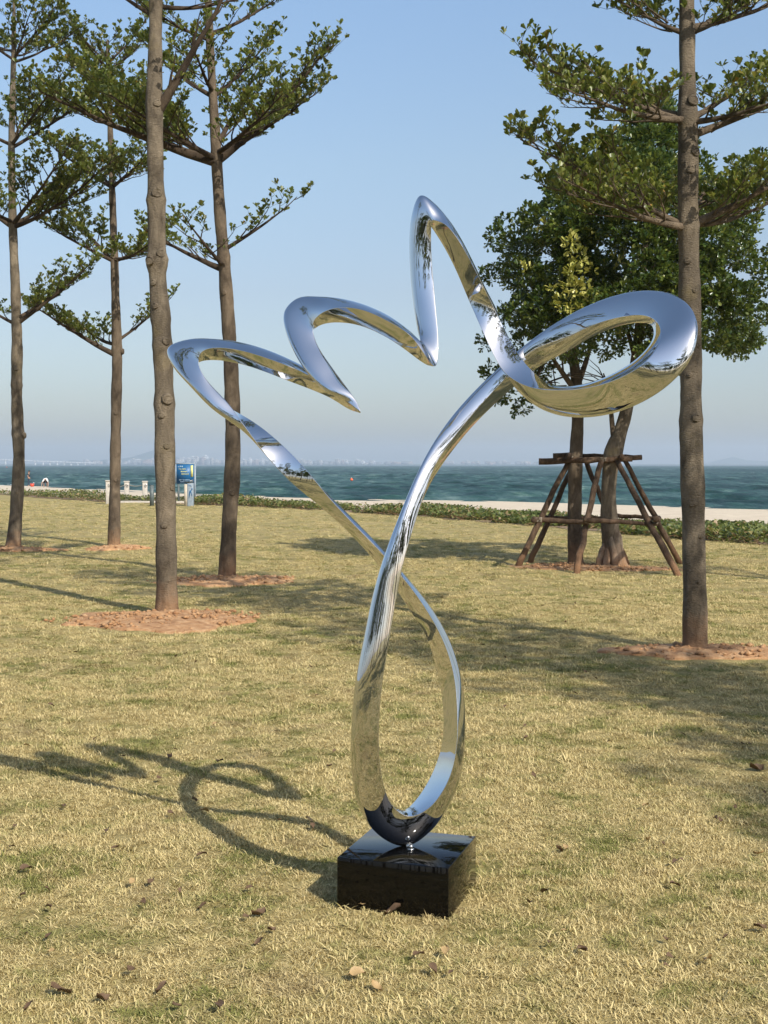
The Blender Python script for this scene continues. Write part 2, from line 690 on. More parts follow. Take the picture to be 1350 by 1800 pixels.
ys_ = np.concatenate([[-2000, -600, -150, 0, 40], 62 * (1500 / 62) ** np.linspace(0, 1, 620), [1800, 2400, 3300, 4600, 6200, 7800, 9280]])
us_ = np.concatenate([[-1], np.linspace(-.42, .40, 420), [1]])
gx = np.empty((len(ys_), len(us_)))
for r_, yv in enumerate(ys_):
    hw_ = max(60.0, yv)
    gx[r_] = us_ * hw_
    gx[r_, 0], gx[r_, -1] = -8880, 8880
gy = np.broadcast_to(ys_[:, None], gx.shape)
gs_ = np.random.default_rng(8)
zs_ = np.zeros(gx.shape)
env_ = .65 + .35 * snoise(gx * .02, gy * .012, 71, 3, 1.0)
for lam, amp, cnt_ in ((16, .09, 5), (8, .09, 7), (4.2, .06, 8), (2.4, .032, 8)):
    fade = np.clip(1.8 - gy / (lam * 90), 0, 1)
    for k_ in range(cnt_):
        th = gs_.normal(-1.75, .45)
        l_ = lam * gs_.uniform(.75, 1.3)
        ph = gs_.uniform(0, 6.28) + 1.2 * snoise(gx * .05, gy * .05, 80 + k_, 2, 1.0)
        a_ = 6.2832 / l_ * (gx * math.cos(th) + gy * math.sin(th)) + ph
        zs_ += amp * fade * (1 - np.abs(np.sin(a_ / 2))) * 2 * env_ - amp * fade * .7
zs_ *= np.clip((gy - 50) / 20, 0, 1)
zs_[:, 0] = zs_[:, -1] = 0
nR_, nC_ = gx.shape
ii = np.arange(nR_ - 1)[:, None] * nC_
jj = np.arange(nC_ - 1)[None]
q = np.stack([ii + jj, ii + jj + 1, ii + nC_ + jj + 1, ii + nC_ + jj], -1).reshape(-1, 4)
kind(mesh_np('sea', np.stack([gx, gy, zs_ - 1.0], -1).reshape(-1, 3), q, None, M['sea'], True), 'structure', 'choppy teal sea')
kind(mesh_np('seabed', [(-9000, -2000, -6.0), (9000, -2000, -6.0), (9000, 9400, -6.0), (-9000, 9400, -6.0)], [(0, 1, 2, 3)], None, M['sand']),
     'structure')

# far coast: low land strip, hills
FAR = 6200.0
MPX = FAR / FPX


def hill(name, x0, x1, prof, d, depth, label):
    """a ridge with a real footprint: profile heights along x, falling off to front and back"""
    n, m = 60, 12
    xs_ = np.linspace(x0, x1, n)
    kx = [p[0] for p in prof]
    kz = [p[1] for p in prof]
    h = np.interp(xs_, kx, kz)
    V = []
    for j in range(m):
        f = math.sin(math.pi * j / (m - 1)) ** .8
        wob = 1 + .10 * snoise(xs_ * .02, j * 1.3, 21, 3, 1.0)
        V.append(np.column_stack([(xs_ - 675) * MPX * (d / FAR), np.full(n, d + depth * (j / (m - 1) - .5)), -2 + h * f * wob * MPX * d / FAR]))
    V = np.array(V).reshape(-1, 3)
    ii = np.arange(m - 1)[:, None] * n
    jj = np.arange(n - 1)[None]
    q = np.stack([ii + jj, ii + jj + 1, ii + n + jj + 1, ii + n + jj], -1).reshape(-1, 4)
    return kind(mesh_np(name, V, q, None, M['hill'], True), 'structure', label)


hill('far_shore', -700, 2200, [(-700, 0), (-650, 3), (400, 3.2), (800, 2.6), (1100, 2.4), (2100, 3), (2200, 0)], FAR + 500, 900, 'low far shore across the bay')
hill('hill', 130, 330, [(130, 0), (150, 8), (185, 10), (215, 12), (235, 15), (255, 21), (272, 27), (290, 24), (310, 15), (330, 0)], FAR + 1500, 700, 'hazy hill behind the far city')
hill('hill', 110, 150, [(110, 0), (125, 9), (138, 8), (150, 0)], FAR + 1500, 500, 'small hazy knoll beside the bridge end')
hill('hill', 1235, 1420, [(1235, 0), (1260, 8), (1290, 14), (1310, 9), (1340, 7), (1380, 11), (1420, 0)], FAR + 2000, 600, 'faint island hill on the right horizon')

# far city blocks, each a building of its own sharing a few meshes
proto_b = []
for k, (w, dd, st, mt) in enumerate([(1.1, .8, 6, 'bldg_a'), (1.6, .7, 5, 'bldg_b'), (1.0, .7, 7, 'bldg_w'), (1.4, .9, 5, 'bldg_c')]):
    bw, bd, bh = 16 * w, 14 * dd, 3.2 * st
    b = Buf()
    b.box(-bw / 2, bw / 2, -bd / 2, bd / 2, -4, bh)
    b.box(-bw / 5, bw / 5, -bd / 4, bd / 4, bh, bh + 3)
    b.box(-bw / 2 - .4, bw / 2 + .4, -bd / 2 - .4, bd / 2 + .4, bh - .8, bh + .4)
    w_ = Buf()
    for f_ in range(st):
        w_.box(-bw / 2 + 1, bw / 2 - 1, -bd / 2 - .12, -bd / 2 + .1, f_ * 3.2 + 1.0, f_ * 3.2 + 2.3)
    wall = b.build('wall', M[mt])
    win = w_.build('window_band', M['window'])
    proto_b.append((wall, win))
GB = 'hazy apartment blocks of the far city'
cnt = 0
for i in range(240):
    u = random.random()
    if i < 175:
        px = random.uniform(228, 705)
    elif i < 205:
        px = random.uniform(150, 300)
    else:
        px = random.uniform(705, 1010)
    d = FAR + random.uniform(-60, 500)
    k = random.choices([0, 1, 2, 3], [4, 3, 2, 3])[0]
    hs = .95 + .4 * max(0, math.sin((px - 200) / 90)) * random.random() + (.2 if 320 < px < 400 else 0)
    if px > 640:
        hs *= .65
    e = thing('far_building', 'pale apartment block among the hazy far city across the bay', 'building',
              ((px - 675) * d / FPX, d, .5 + random.uniform(0, 6)), random.uniform(-.4, .4), GB)
    e.scale = (random.uniform(.9, 1.6), 1.2, hs * random.uniform(.75, 1.2))
    for src in proto_b[k]:
        c = src.copy() if cnt > 3 or src.parent else src
        if c is not src:
            COL.objects.link(c)
        c.parent = e
    cnt += 1
for wall, win in proto_b:
    for o in (wall, win):
        if o.parent is None:
            bpy.data.objects.remove(o)

# sea bridge on the far left
D = 5200.0
br = thing('sea_bridge', 'long pale bridge over the sea at the far left horizon', 'bridge', (0, D, 0))
b = Buf()
n = 40
top0, top1 = P(-60, 805.5, D)[2], P(165, 813.5, D)[2]
x0, x1 = P(-60, 806, D)[0], P(165, 813, D)[0]
for i in range(n):
    f, g = i / n, (i + 1) / n
    xa, xb = x0 + (x1 - x0) * f, x0 + (x1 - x0) * g
    za = top0 + (top1 - top0) * f
    b.box(xa, xb, -7, 7, za - 3.0, za)
b.build('bridge_deck', M['bridge'], br)
for px in (-50, -20, 10, 42, 62, 76, 88, 101, 113, 125, 137, 150):
    f = (px + 60) / 225
    zt = top0 + (top1 - top0) * f - 3
    xx = x0 + (x1 - x0) * f
    b = Buf()
    b.box(xx - 2.2, xx + 2.2, -4, 4, -4, zt)
    b.box(xx - 3.5, xx + 3.5, -6, 6, zt - 2.5, zt - .2)
    b.build('pier', M['bridge'], br)

# air: pale even haze over bay and shore
hz = NT('haze_air')
hz.n.remove(hz.b)
pv = hz.new('ShaderNodeVolumePrincipled')
pv.inputs['Color'].default_value = (.78, .87, 1.0, 1)
pv.inputs['Density'].default_value = 0.00019
pv.inputs['Anisotropy'].default_value = 0.2
hz.link(pv.outputs[0], hz.out.inputs['Volume'])
b = Buf()
b.box(-8900, 8900, -1900, 9300, -8, 130)
HZ = b.build('haze', hz.m)
kind(HZ, 'stuff', 'pale sea haze')

# ------------------------------------------------------------------ sculpture
D0 = 4.82
PXM = D0 / FPX      # metres per photo pixel at the sculpture

ST = [  # (a x,y,z) (b x,y,z) (c x,y,z)  a/b: the two crisp edges of the flat inner face, c: crown of the rounded back
    ((720, 1436, 22), (708, 1424, -31), (712, 1490, -3)),
    ((691, 1418, 38), (683, 1404, -14), (657, 1462, 20)),
    ((674, 1380, 44), (658, 1370, -8), (624, 1400, 28)),
    ((666, 1320, 46), (647, 1315, -8), (617, 1325, 32)),
    ((667, 1260, 48), (646, 1255, -6), (619, 1262, 34)),
    ((672, 1200, 50), (650, 1195, -4), (625, 1198, 38)),
    ((684, 1130, 52), (664, 1122, -2), (639, 1128, 42)),
    ((697, 1050, 54), (682, 1040, 2), (655, 1048, 46)),
    ((713, 975, 54), (704, 962, 2), (677, 972, 50)),
    ((731, 915, 48), (730, 903, -2), (700, 911, 50)),
    ((748, 862, 38), (754, 855, -8), (722, 857, 46)),
    ((768, 812, 30), (779, 814, -14), (751, 797, 40)),
    ((813, 750, 20), (827, 753, -24), (793, 734, 32)),
    ((858, 698, 8), (872, 708, -36), (840, 682, 20)),
    ((894, 662, -6), (907, 677, -48), (880, 645, 8)),
    ((937, 623, -16), (950, 643, -60), (924, 607, 0)),
    ((985, 600, -24), (997, 618, -66), (976, 569, -6)),
    ((1045, 571, -26), (1050, 587, -70), (1037, 536, -8)),
    ((1098, 556, -20), (1100, 570, -66), (1098, 515, -4)),
    ((1138, 555, -6), (1136, 568, -55), (1160, 511, 10)),
    ((1159, 571, 8), (1148, 576, -45), (1205, 530, 24)),
    ((1161, 594, 20), (1148, 594, -32), (1227, 570, 36)),
    ((1149, 620, 32), (1136, 614, -18), (1216, 630, 48)),
    ((1122, 646, 42), (1110, 638, -8), (1172, 680, 56)),
    ((1076, 670, 50), (1066, 662, 0), (1108, 717, 60)),
    ((1028, 682, 54), (1026, 675, 2), (1045, 733, 60)),
    ((985, 685, 56), (990, 679, 6), (990, 732, 54)),
    ((947, 683, 58), (960, 672, 12), (946, 716, 42)),
    ((915, 674, 58), (937, 653, 20), (916, 690, 24)),
    ((886, 654, 54), (917, 631, 28), (900, 662, 0)),
    ((863, 614, 50), (896, 596, 34), (876, 612, -10)),
    ((842, 569, 44), (876, 556, 36), (872, 558, -14)),
    ((821, 521, 36), (855, 514, 36), (848, 510, -16)),
    ((801, 474, 26), (832, 468, 38), (827, 462, -16)),
    ((781, 435, 12), (806, 422, 38), (804, 415, -14)),
    ((764, 408, -6), (784, 395, 36), (785, 384, -6)),
    ((756, 397, -18), (766, 388, 33), (765, 359, 6)),
    ((751, 395, -24), (759, 389, 32), (740, 341, 8)),
    ((747, 408, -24), (758, 404, 32), (726, 368, 13)),
    ((744, 440, -20), (758, 438, 34), (720, 416, 16)),
    ((748, 492, -14), (762, 494, 38), (722, 488, 22)),
    ((753, 548, -8), (767, 552, 42), (729, 550, 26)),
    ((758, 600, -2), (771, 604, 44), (735, 586, 24)),
    ((760, 643, 0), (765, 648, 42), (739, 599, 18)),
    ((742, 637, 0), (741, 615, 38), (734, 596, 4)),
    ((710, 613, -5), (720, 588, 26), (714, 580, -18)),
    ((674, 590, -13), (684, 565, 16), (682, 557, -27)),
    ((635, 573, -22), (640, 545, 8), (643, 539, -34)),
    ((600, 567, -28), (599, 540, 4), (602, 527, -34)),
    ((571, 569, -30), (567, 549, 6), (560, 522, -24)),
    ((554, 577, -30), (552, 565, 10), (521, 524, -12)),
    ((547, 587, -26), (550, 581, 16), (498, 549, 0)),
    ((546, 606, -20), (557, 605, 24), (505, 592, 12)),
    ((557, 636, -8), (573, 631, 36), (528, 638, 25)),
    ((580, 670, 2), (597, 664, 44), (553, 671, 32)),
    ((602, 694, 8), (616, 690, 46), (578, 691, 34)),
    ((619, 711, 12), (629, 710, 46), (598, 700, 32)),
    ((629, 723, 12), (635, 728, 42), (605, 702, 26)),
    ((612, 719, 4), (614, 707, 34), (598, 697, 12)),
    ((582, 700, -10), (587, 683, 22), (578, 680, -8)),
    ((545, 684, -24), (550, 664, 6), (550, 655, -26)),
    ((505, 669, -36), (511, 645, -6), (512, 635, -40)),
    ((459, 651, -44), (465, 628, -12), (468, 616, -46)),
    ((419, 639, -48), (424, 616, -14), (422, 603, -46)),
    ((380, 633, -50), (384, 611, -14), (374, 597, -44)),
    ((354, 635, -50), (358, 616, -10), (330, 597, -38)),
    ((344, 642, -48), (349, 631, -4), (293, 611, -28)),
    ((340, 652, -42), (352, 649, 2), (303, 643, -18)),
    ((352, 674, -32), (367, 673, 12), (334, 678, -6)),
    ((384, 706, -22), (401, 708, 18), (376, 722, -2)),
]


def twisted(cx, cy, cz, w, t, phi):
    """station on the thin falling strand: the flat face turns about the strand axis"""
    phi = R(phi)
    U = np.array((.70, -.714, 0.0))        # up-right across the strand
    Zv = np.array((0, 0, 1.0))
    N = math.cos(phi) * U + math.sin(phi) * Zv
    B = math.cos(phi) * Zv - math.sin(phi) * U
    c = np.array((cx, cy, cz), float)
    m = c + N * t * .4
    return (tuple(m - B * w), tuple(m + B * w), tuple(m - N * t))


ST += [twisted(434, 750, -4, 20, 16, 25), twisted(480, 794, -2, 19, 17, 62), twisted(526, 836, -2, 18, 17, 100),
       twisted(572, 878, -4, 15, 16, 132), twisted(618, 922, -10, 15, 15, 148), twisted(662, 968, -22, 18, 15, 150),
       twisted(697, 1010, -34, 21, 16, 150)]
ST += [
    ((732, 1046, -16), (706, 1050, -54), (735, 1042, -58)),
    ((755, 1081, -12), (730, 1088, -56), (761, 1077, -60)),
    ((774, 1116, -8), (750, 1121, -52), (782, 1112, -56)),
    ((790, 1156, -4), (763, 1160, -48), (799, 1153, -52)),
    ((800, 1198, 0), (773, 1202, -48), (810, 1196, -46)),
    ((804, 1252, 2), (779, 1252, -48), (816, 1251, -44)),
    ((803, 1311, 4), (777, 1308, -48), (815, 1315, -42)),
    ((793, 1360, 8), (762, 1355, -46), (807, 1369, -34)),
    ((775, 1396, 12), (743, 1390, -42), (788, 1416, -26)),
    ((752, 1422, 16), (724, 1414, -38), (757, 1460, -14)),
]
S = np.array(ST, float)
_dd = {0: 4.82, 1: 4.80, 2: 4.755, 3: 4.715, 4: 4.70, 5: 4.70, 6: 4.708, 7: 4.722, 8: 4.735, 9: 4.76, 10: 4.785, 11: 4.815, 12: 4.85, 13: 4.88, 14: 4.88, 15: 4.86, 16: 4.82,
       17: 4.74, 18: 4.66, 19: 4.55, 20: 4.45, 21: 4.38, 22: 4.35, 23: 4.35, 24: 4.42, 25: 4.53, 26: 4.61, 27: 4.68, 28: 4.72, 29: 4.76, 30: 4.79, 31: 4.81, 32: 4.82,
       33: 4.80, 34: 4.80, 35: 4.81, 37: 4.82, 39: 4.83, 40: 4.82, 42: 4.76, 43: 4.72, 44: 4.70, 45: 4.68, 46: 4.71, 47: 4.76, 48: 4.83, 49: 4.91, 50: 4.95, 51: 4.95,
       52: 4.925, 53: 4.89, 54: 4.855, 55: 4.82, 57: 4.79, 58: 4.86, 59: 4.90, 60: 4.93, 61: 4.90, 62: 4.92, 63: 4.97, 64: 5.05, 65: 5.10, 66: 5.115, 67: 5.10, 68: 5.08,
       69: 5.05, 70: 5.01, 71: 4.97, 72: 4.94, 73: 4.91, 74: 4.88, 75: 4.86, 76: 4.85, 77: 4.86, 78: 4.88, 79: 4.91, 80: 4.93, 81: 4.92, 82: 4.89, 83: 4.86, 84: 4.85, 86: 4.83}
_dc = {0: 0, 9: 0, 10: -8, 11: -18, 12: -28, 13: -30, 14: -30, 15: -30, 16: -36, 17: -44, 18: -48, 19: -46, 20: -32, 21: -16, 22: -12, 23: -16, 24: -26, 26: -26, 27: -10,
       28: 0, 44: 0, 45: -10, 50: -18, 51: -16, 52: -4, 53: 10, 54: 14, 55: 8, 56: 0, 60: -8, 64: -14, 66: -16, 67: -4, 68: 14, 69: 22, 70: 6, 71: 0, 86: 0}
_da = {0: 0, 29: 0, 30: 2, 31: -4, 32: -14, 33: -18, 34: -14, 36: 0, 86: 0}
_db = {0: 0, 28: 0, 29: -6, 30: -8, 31: 0, 32: 8, 33: 12, 34: 10, 36: 0, 86: 0}
_ix = np.arange(len(S))
_v = (D0 - np.interp(_ix, list(_dd.keys()), list(_dd.values()))) / PXM - S[:, :, 2].mean(axis=1)
S[:, :, 2] += _v[:, None]
for _tab, _rails in ((_dc, (2,)), (_da, (0,)), (_db, (1,))):
    _v = np.interp(_ix, list(_tab.keys()), list(_tab.values()))
    for _r in _rails:
        S[:, _r, 2] += _v
#                     # (n, 3 rails, 3)


def closed_spline(Pn, per=14):
    n = len(Pn)
    # chord parameter from the mean of the rails keeps the rails in step
    mid = Pn.mean(axis=1)
    dch = np.linalg.norm(np.roll(mid, -1, 0) - mid, axis=1) ** .5
    out = []
    for i in range(n):
        p0, p1, p2, p3 = Pn[i - 1], Pn[i], Pn[(i + 1) % n], Pn[(i + 2) % n]
        t0 = 0
        t1 = t0 + dch[i - 1]
        t2 = t1 + dch[i]
        t3 = t2 + dch[(i + 1) % n]
        for k in range(per):
            t = t1 + (t2 - t1) * k / per
            A1 = (t1 - t) / (t1 - t0) * p0 + (t - t0) / (t1 - t0) * p1
            A2 = (t2 - t) / (t2 - t1) * p1 + (t - t1) / (t2 - t1) * p2
            A3 = (t3 - t) / (t3 - t2) * p2 + (t - t2) / (t3 - t2) * p3
            B1 = (t2 - t) / (t2 - t0) * A1 + (t - t0) / (t2 - t0) * A2
            B2 = (t3 - t) / (t3 - t1) * A2 + (t - t1) / (t3 - t1) * A3
            out.append((t2 - t) / (t2 - t1) * B1 + (t - t1) / (t2 - t1) * B2)
    return np.array(out)


C = closed_spline(S)
for it in range(46):
    L = (np.roll(C, 1, 0) + np.roll(C, -1, 0)) / 2 - C
    C = C + .5 * L
    L = (np.roll(C, 1, 0) + np.roll(C, -1, 0)) / 2 - C
    C = C - .49 * L
for it in range(26):
    C = C + .5 * ((np.roll(C, 1, 0) + np.roll(C, -1, 0)) / 2 - C)


def to_world(Q):
    o = np.empty_like(Q)
    for i in range(Q.shape[0]):
        for k in range(3):
            o[i, k] = P(Q[i, k, 0], Q[i, k, 1], D0 - Q[i, k, 2] * PXM)
    return o


W = to_world(C)
KA, KF = 26, 5


def toward(p_, q_, d_):
    v_ = q_ - p_
    return p_ + v_ * (d_ / (np.linalg.norm(v_) + 1e-9))


secs = []
for i in range(len(W)):
    a, b_, c = W[i]
    m = (a + b_) / 2
    arc = []
    for k in range(1, KA):
        tt_ = math.cos(math.pi * k / KA)
        arc.append(m + (a - m) * tt_ + (c - m) * max(0.0, 1 - tt_ * tt_) ** .82)
    flat = []
    for k in range(1, KF):
        f = k / KF
        flat.append(b_ + (a - b_) * f - (c - m) * .035 * math.sin(math.pi * f))
    # a two millimetre polished round on each of the two edges
    ga, gb = m + (a - m) * .985, m + (b_ - m) * .985
    ring = [ga, toward(a, arc[0], .0012), toward(a, arc[0], .0028)] + arc[1:-1] + [toward(b_, arc[-1], .0028), toward(b_, arc[-1], .0012), gb,
            toward(b_, flat[0], .0014), toward(b_, flat[0], .0034)] + flat + [toward(a, flat[-1], .0034), toward(a, flat[-1], .0014)]
    secs.append(ring)
RV = np.array(secs)
nS, nK = RV.shape[:2]
base_pt = np.array(P(717, 1492, D0))
i = np.arange(nS)[:, None] * nK
i2 = (np.arange(nS)[:, None] + 1) % nS * nK
j = np.arange(nK)[None]
j2 = (j + 1) % nK
q = np.stack([i + j, i + j2, i2 + j2, i2 + j], -1).reshape(-1, 4)
sculp = thing('ribbon_sculpture', 'tall mirror polished steel ribbon sculpture looping like a dragonfly on a black plinth', 'sculpture',
              (base_pt[0], base_pt[1], .184))
V = RV.reshape(-1, 3) - np.array((base_pt[0], base_pt[1], .184))
rib = mesh_np('ribbon', V, q, None, M['mirror'], True, sculp)
me = rib.data
b = Buf()
b.tube([(0, 0, -.004), (0, 0, .010)], .013, 20)
b.tube([(0, 0, .010), (0, 0, .035)], .010, 14)
b.build('mounting_pin', M['steel'], sculp, False).location = (.004, -.010, 0)
b = Buf()
b.tube([(0, 0, 0), (0, 0, .003)], .012, 20)
b.tube([(0, 0, .0031), (0, 0, .014), (0, 0, .017)], [.0085, .0085, .006], 6)
b.build('bolt', M['steel'], sculp).location = (.010, -.050, .0005)

# plinth: square granite block
yaw = -math.atan(725 / FPX)
fr = G(788, 1617)[:2]
SZ, PH = .415, .184
rot = np.array([[math.cos(yaw), -math.sin(yaw)], [math.sin(yaw), math.cos(yaw)]])
ctr = fr + rot @ np.array((-SZ / 2, SZ / 2))
b = Buf()
b.box(-SZ / 2, SZ / 2, -SZ / 2, SZ / 2, -.05, PH)
pl = b.build('plinth', M['granite'])
pl.location = (ctr[0], ctr[1], 0)
pl.rotation_euler = (0, 0, yaw)
tag(pl, 'square polished black granite plinth under the mirror sculpture', 'plinth')
bevel(pl, .0025, 2)

# ------------------------------------------------------------------ trees of the layered almond kind


def trunk_tube(buf, pts, rads, k=18, seed=1, knots=()):
    pts = np.array(pts, float)
    rads = np.array(rads, float)
    s = np.concatenate([[0], np.cumsum(np.linalg.norm(np.diff(pts, axis=0), axis=1))])
    n = max(24, int(s[-1] / .07))
    u = np.linspace(0, s[-1], n)
    # smooth the polyline
    Pt = np.stack([np.interp(u, s, pts[:, c]) for c in range(3)], -1)
    rd = np.interp(u, s, rads)
    for _ in range(10):
        Pt[1:-1] = .5 * Pt[1:-1] + .25 * (Pt[2:] + Pt[:-2])
    g = np.random.default_rng(seed)
    rd = rd * (1 + .035 * np.sin(u * 5.1 + g.uniform(0, 6)) + .03 * np.sin(u * 11.7 + g.uniform(0, 6)))
    flare = 1 + .38 * np.exp(-u / .13)
    rd = rd * flare
    for zk, amp, wd in knots:
        rd = rd * (1 + amp * np.exp(-((Pt[:, 2] - zk) / wd) ** 2))
    buf.tube(Pt, rd, k, True, .035, seed)
    return Pt, rd


class Tree:
    def __init__(self, base, name, label, group, leaf=.055, seed=1, bark='bark', dens=1.0):
        self.base = np.array(base, float)
        self.t = thing(name, label, 'tree', tuple(self.base), 0, group)
        self.lp, self.la, self.ls = [], [], []
        self.g = np.random.default_rng(seed)
        self.leaf = leaf
        self.bark = bark
        self.dens = dens
        self.d = base[1]

    def trunk_px(self, tab, top_z, knots=()):
        """tab rows: photo x, y, width in px"""
        pts, rads = [], []
        for px, py, w in tab:
            p = P(px, py, self.d) - self.base
            pts.append(p)
            rads.append(w / 2 * self.d / FPX)
        pts[0][2] = -.08
        top = pts[-1].copy()
        slope = (pts[-1] - pts[-3]) / max(.1, pts[-1][2] - pts[-3][2])
        if top_z > top[2]:
            e = top + slope * (top_z - top[2])
            pts.append(e)
            rads.append(.012)
        b = Buf()
        self.tp, self.tr = trunk_tube(b, pts, rads, seed=int(self.d * 10), knots=knots)
        self.trunk = b.build('trunk', M[self.bark], self.t, True)

    def trunk_at(self, z):
        return np.array([np.interp(z, self.tp[:, 2], self.tp[:, c]) for c in (0, 1)] + [z]), np.interp(z, self.tp[:, 2], self.tr)

    def rosette(self, p, out, n=6, s=1.0):
        g = self.g
        a = g.uniform(0, 6.28, n)
        el = g.uniform(.25, 1.15, n)
        ax = np.stack([np.cos(a) * np.cos(el), np.sin(a) * np.cos(el), np.sin(el)], -1) + out * .35
        self.lp.append(np.repeat(p[None], n, 0) + g.normal(0, .006, (n, 3)))
        self.la.append(ax)
        self.ls.append(self.leaf * s * g.uniform(.65, 1.25, n))

    def limb(self, z0, end, r0=None, dens=1.0, sweep=.12):
        """a main branch from the trunk at height z0 to end (relative to the base), with flat fans of twigs"""
        g = self.g
        p0, tr = self.trunk_at(z0)
        end = np.array(end, float)
        L = np.linalg.norm(end - p0)
        if r0 is None:
            r0 = min(tr * .62, .012 + .018 * L)
        n = 12
        u = np.linspace(0, 1, n)[:, None]
        ctrl = p0 + (end - p0) * .45 + np.array((0, 0, -sweep * L * g.uniform(.2, 1.1)))
        pts = (1 - u) ** 2 * p0 + 2 * u * (1 - u) * ctrl + u ** 2 * end
        kin = np.cumsum(g.normal(0, .012 * L, (n, 3)), 0) * .5
        kin[:, 2] *= .5
        pts = pts + kin * np.linspace(0, 1, n)[:, None]
        b = Buf()
        b.tube(pts, r0 * (1 - .86 * np.linspace(0, 1, n) ** .9), 7, False, .05, int(g.integers(1e6)))
        hd = end - p0
        hd = hd / np.linalg.norm(hd)
        nsec = max(6, int(L / .105 * dens * self.dens))
        side = 1
        for i in range(nsec):
            f = .14 + .86 * (i + g.uniform(0, .8)) / nsec
            f = min(f, .995)
            x = f * (n - 1)
            i0 = int(x)
            q0 = pts[i0] + (pts[min(i0 + 1, n - 1)] - pts[i0]) * (x - i0)
            side = -side
            ang = side * g.uniform(.35, 1.15)
            dirv = np.array((hd[0] * math.cos(ang) - hd[1] * math.sin(ang), hd[0] * math.sin(ang) + hd[1] * math.cos(ang), hd[2] * .8 + g.uniform(-.05, .28)))
            dirv /= np.linalg.norm(dirv)
            l2 = (.22 + .34 * L * (1 - .62 * abs(f - .35) / .65)) * g.uniform(.55, 1.1) * (1 - .55 * max(0, f - .6) / .4)
            m = 6
            uu = np.linspace(0, 1, m)[:, None]
            s2 = q0 + dirv * l2 * uu + np.array((0, 0, .10 * l2)) * uu ** 2 + np.cumsum(g.normal(0, .018 * l2 + .003, (m, 3)), 0)
            b.tube(s2, np.linspace(.30 * r0 * (1 - .6 * f) + .0025, .0022, m), 4, False)
            nt = max(4, int(l2 / .058 * dens * self.dens))
            for k in range(nt):
                f3 = .22 + .78 * (k + g.uniform(0, 1)) / nt
                x3 = min(f3, .99) * (m - 1)
                i3 = int(x3)
                q3 = s2[i3] + (s2[i3 + 1] - s2[i3]) * (x3 - i3)
                a3 = g.choice([-1, 1]) * g.uniform(.3, 1.3)
                d3 = np.array((dirv[0] * math.cos(a3) - dirv[1] * math.sin(a3), dirv[0] * math.sin(a3) + dirv[1] * math.cos(a3), g.uniform(.15, 1.2)))
                d3 /= np.linalg.norm(d3)
                l3 = g.uniform(.08, .24)
                e3 = q3 + d3 * l3
                mid = q3 + d3 * l3 * .5 + g.normal(0, .01, 3)
                b.tube([q3, mid, e3], [.0032, .0022, .0014], 3, False)
                self.rosette(e3, d3, int(g.integers(5, 9)))
                self.rosette(mid, d3, int(g.integers(2, 5)), .85)
                if g.random() < .45:
                    self.rosette(q3 + np.array((0, 0, .02)), np.array((0, 0, 1.0)), 3, .75)
        b.build('branch', M['twig' if self.d > 13 else 'bark_warm'], self.t, True)

    def limb_px(self, y0, ex, ey, dd=0.0, dens=1.0, r0=None, sweep=.12):
        z0 = P(675, y0, self.d)[2]
        e = P(ex, ey, self.d + dd) - self.base
        self.limb(z0, e, r0, dens, sweep)

    def whorl(self, z0, n, L, rise, dens=1.0, az0=0.0, skip=None):
        g = self.g
        for i in range(n):
            az = az0 + i * 2 * math.pi / n + g.uniform(-.25, .25)
            if skip and skip(az % (2 * math.pi)):
                continue
            l = L * g.uniform(.8, 1.15)
            p0, _ = self.trunk_at(z0)
            z = z0 + g.uniform(-.12, .12)
            self.limb(z, p0 + np.array((math.cos(az) * l, math.sin(az) * l, rise * l)), None, dens)

    def finish(self, matname='leaf'):
        lp = np.vstack(self.lp)
        la = np.vstack(self.la)
        ls = np.concatenate(self.ls)
        nor = np.array((0, 0, 1.0)) + self.g.normal(0, .45, (len(lp), 3))
        f = leaves_mesh('foliage', lp, la, nor, ls, M[matname], self.t, wide=.56)
        f['kind'] = 'stuff'
        self.n = len(lp)
        return self


GT = 'layered almond trees on the lawn'
# T1 far left
T1 = Tree(G(22, 966), 'almond_tree', 'slim layered tree cut by the left edge of the photo, beside the standing beachgoer', GT, .082, 11, dens=.85)
T1.trunk_px([(22, 965, 25), (30, 880, 22), (34, 800, 21), (29, 700, 20), (30, 600, 19), (27, 500, 16), (22, 390, 14), (20, 250, 11), (24, 100, 9)], 11.0, knots=((2.2, .18, .05), (3.1, .1, .04)))
T1.limb_px(570, 165, 455, -.4)
T1.limb_px(570, -70, 500, .3)
T1.limb_px(560, 110, 500, 1.2)
T1.limb_px(400, 215, 275, -.6)
T1.limb_px(395, 150, 300, 1.0)
T1.limb_px(395, 120, 250, -1.4)
T1.limb_px(400, -110, 290, .5)
T1.limb_px(390, -60, 330, -1.5)
T1.limb_px(260, 190, 150, .3)
T1.limb_px(255, 110, 120, -1.2)
T1.limb_px(250, 60, 160, 1.5)
T1.limb_px(255, -120, 170, 0)
T1.limb_px(100, 110, 0, -.5)
T1.whorl(9.2, 5, 1.5, .5, .8)
T1.whorl(10.3, 4, .9, .7, .8)
T1.finish()
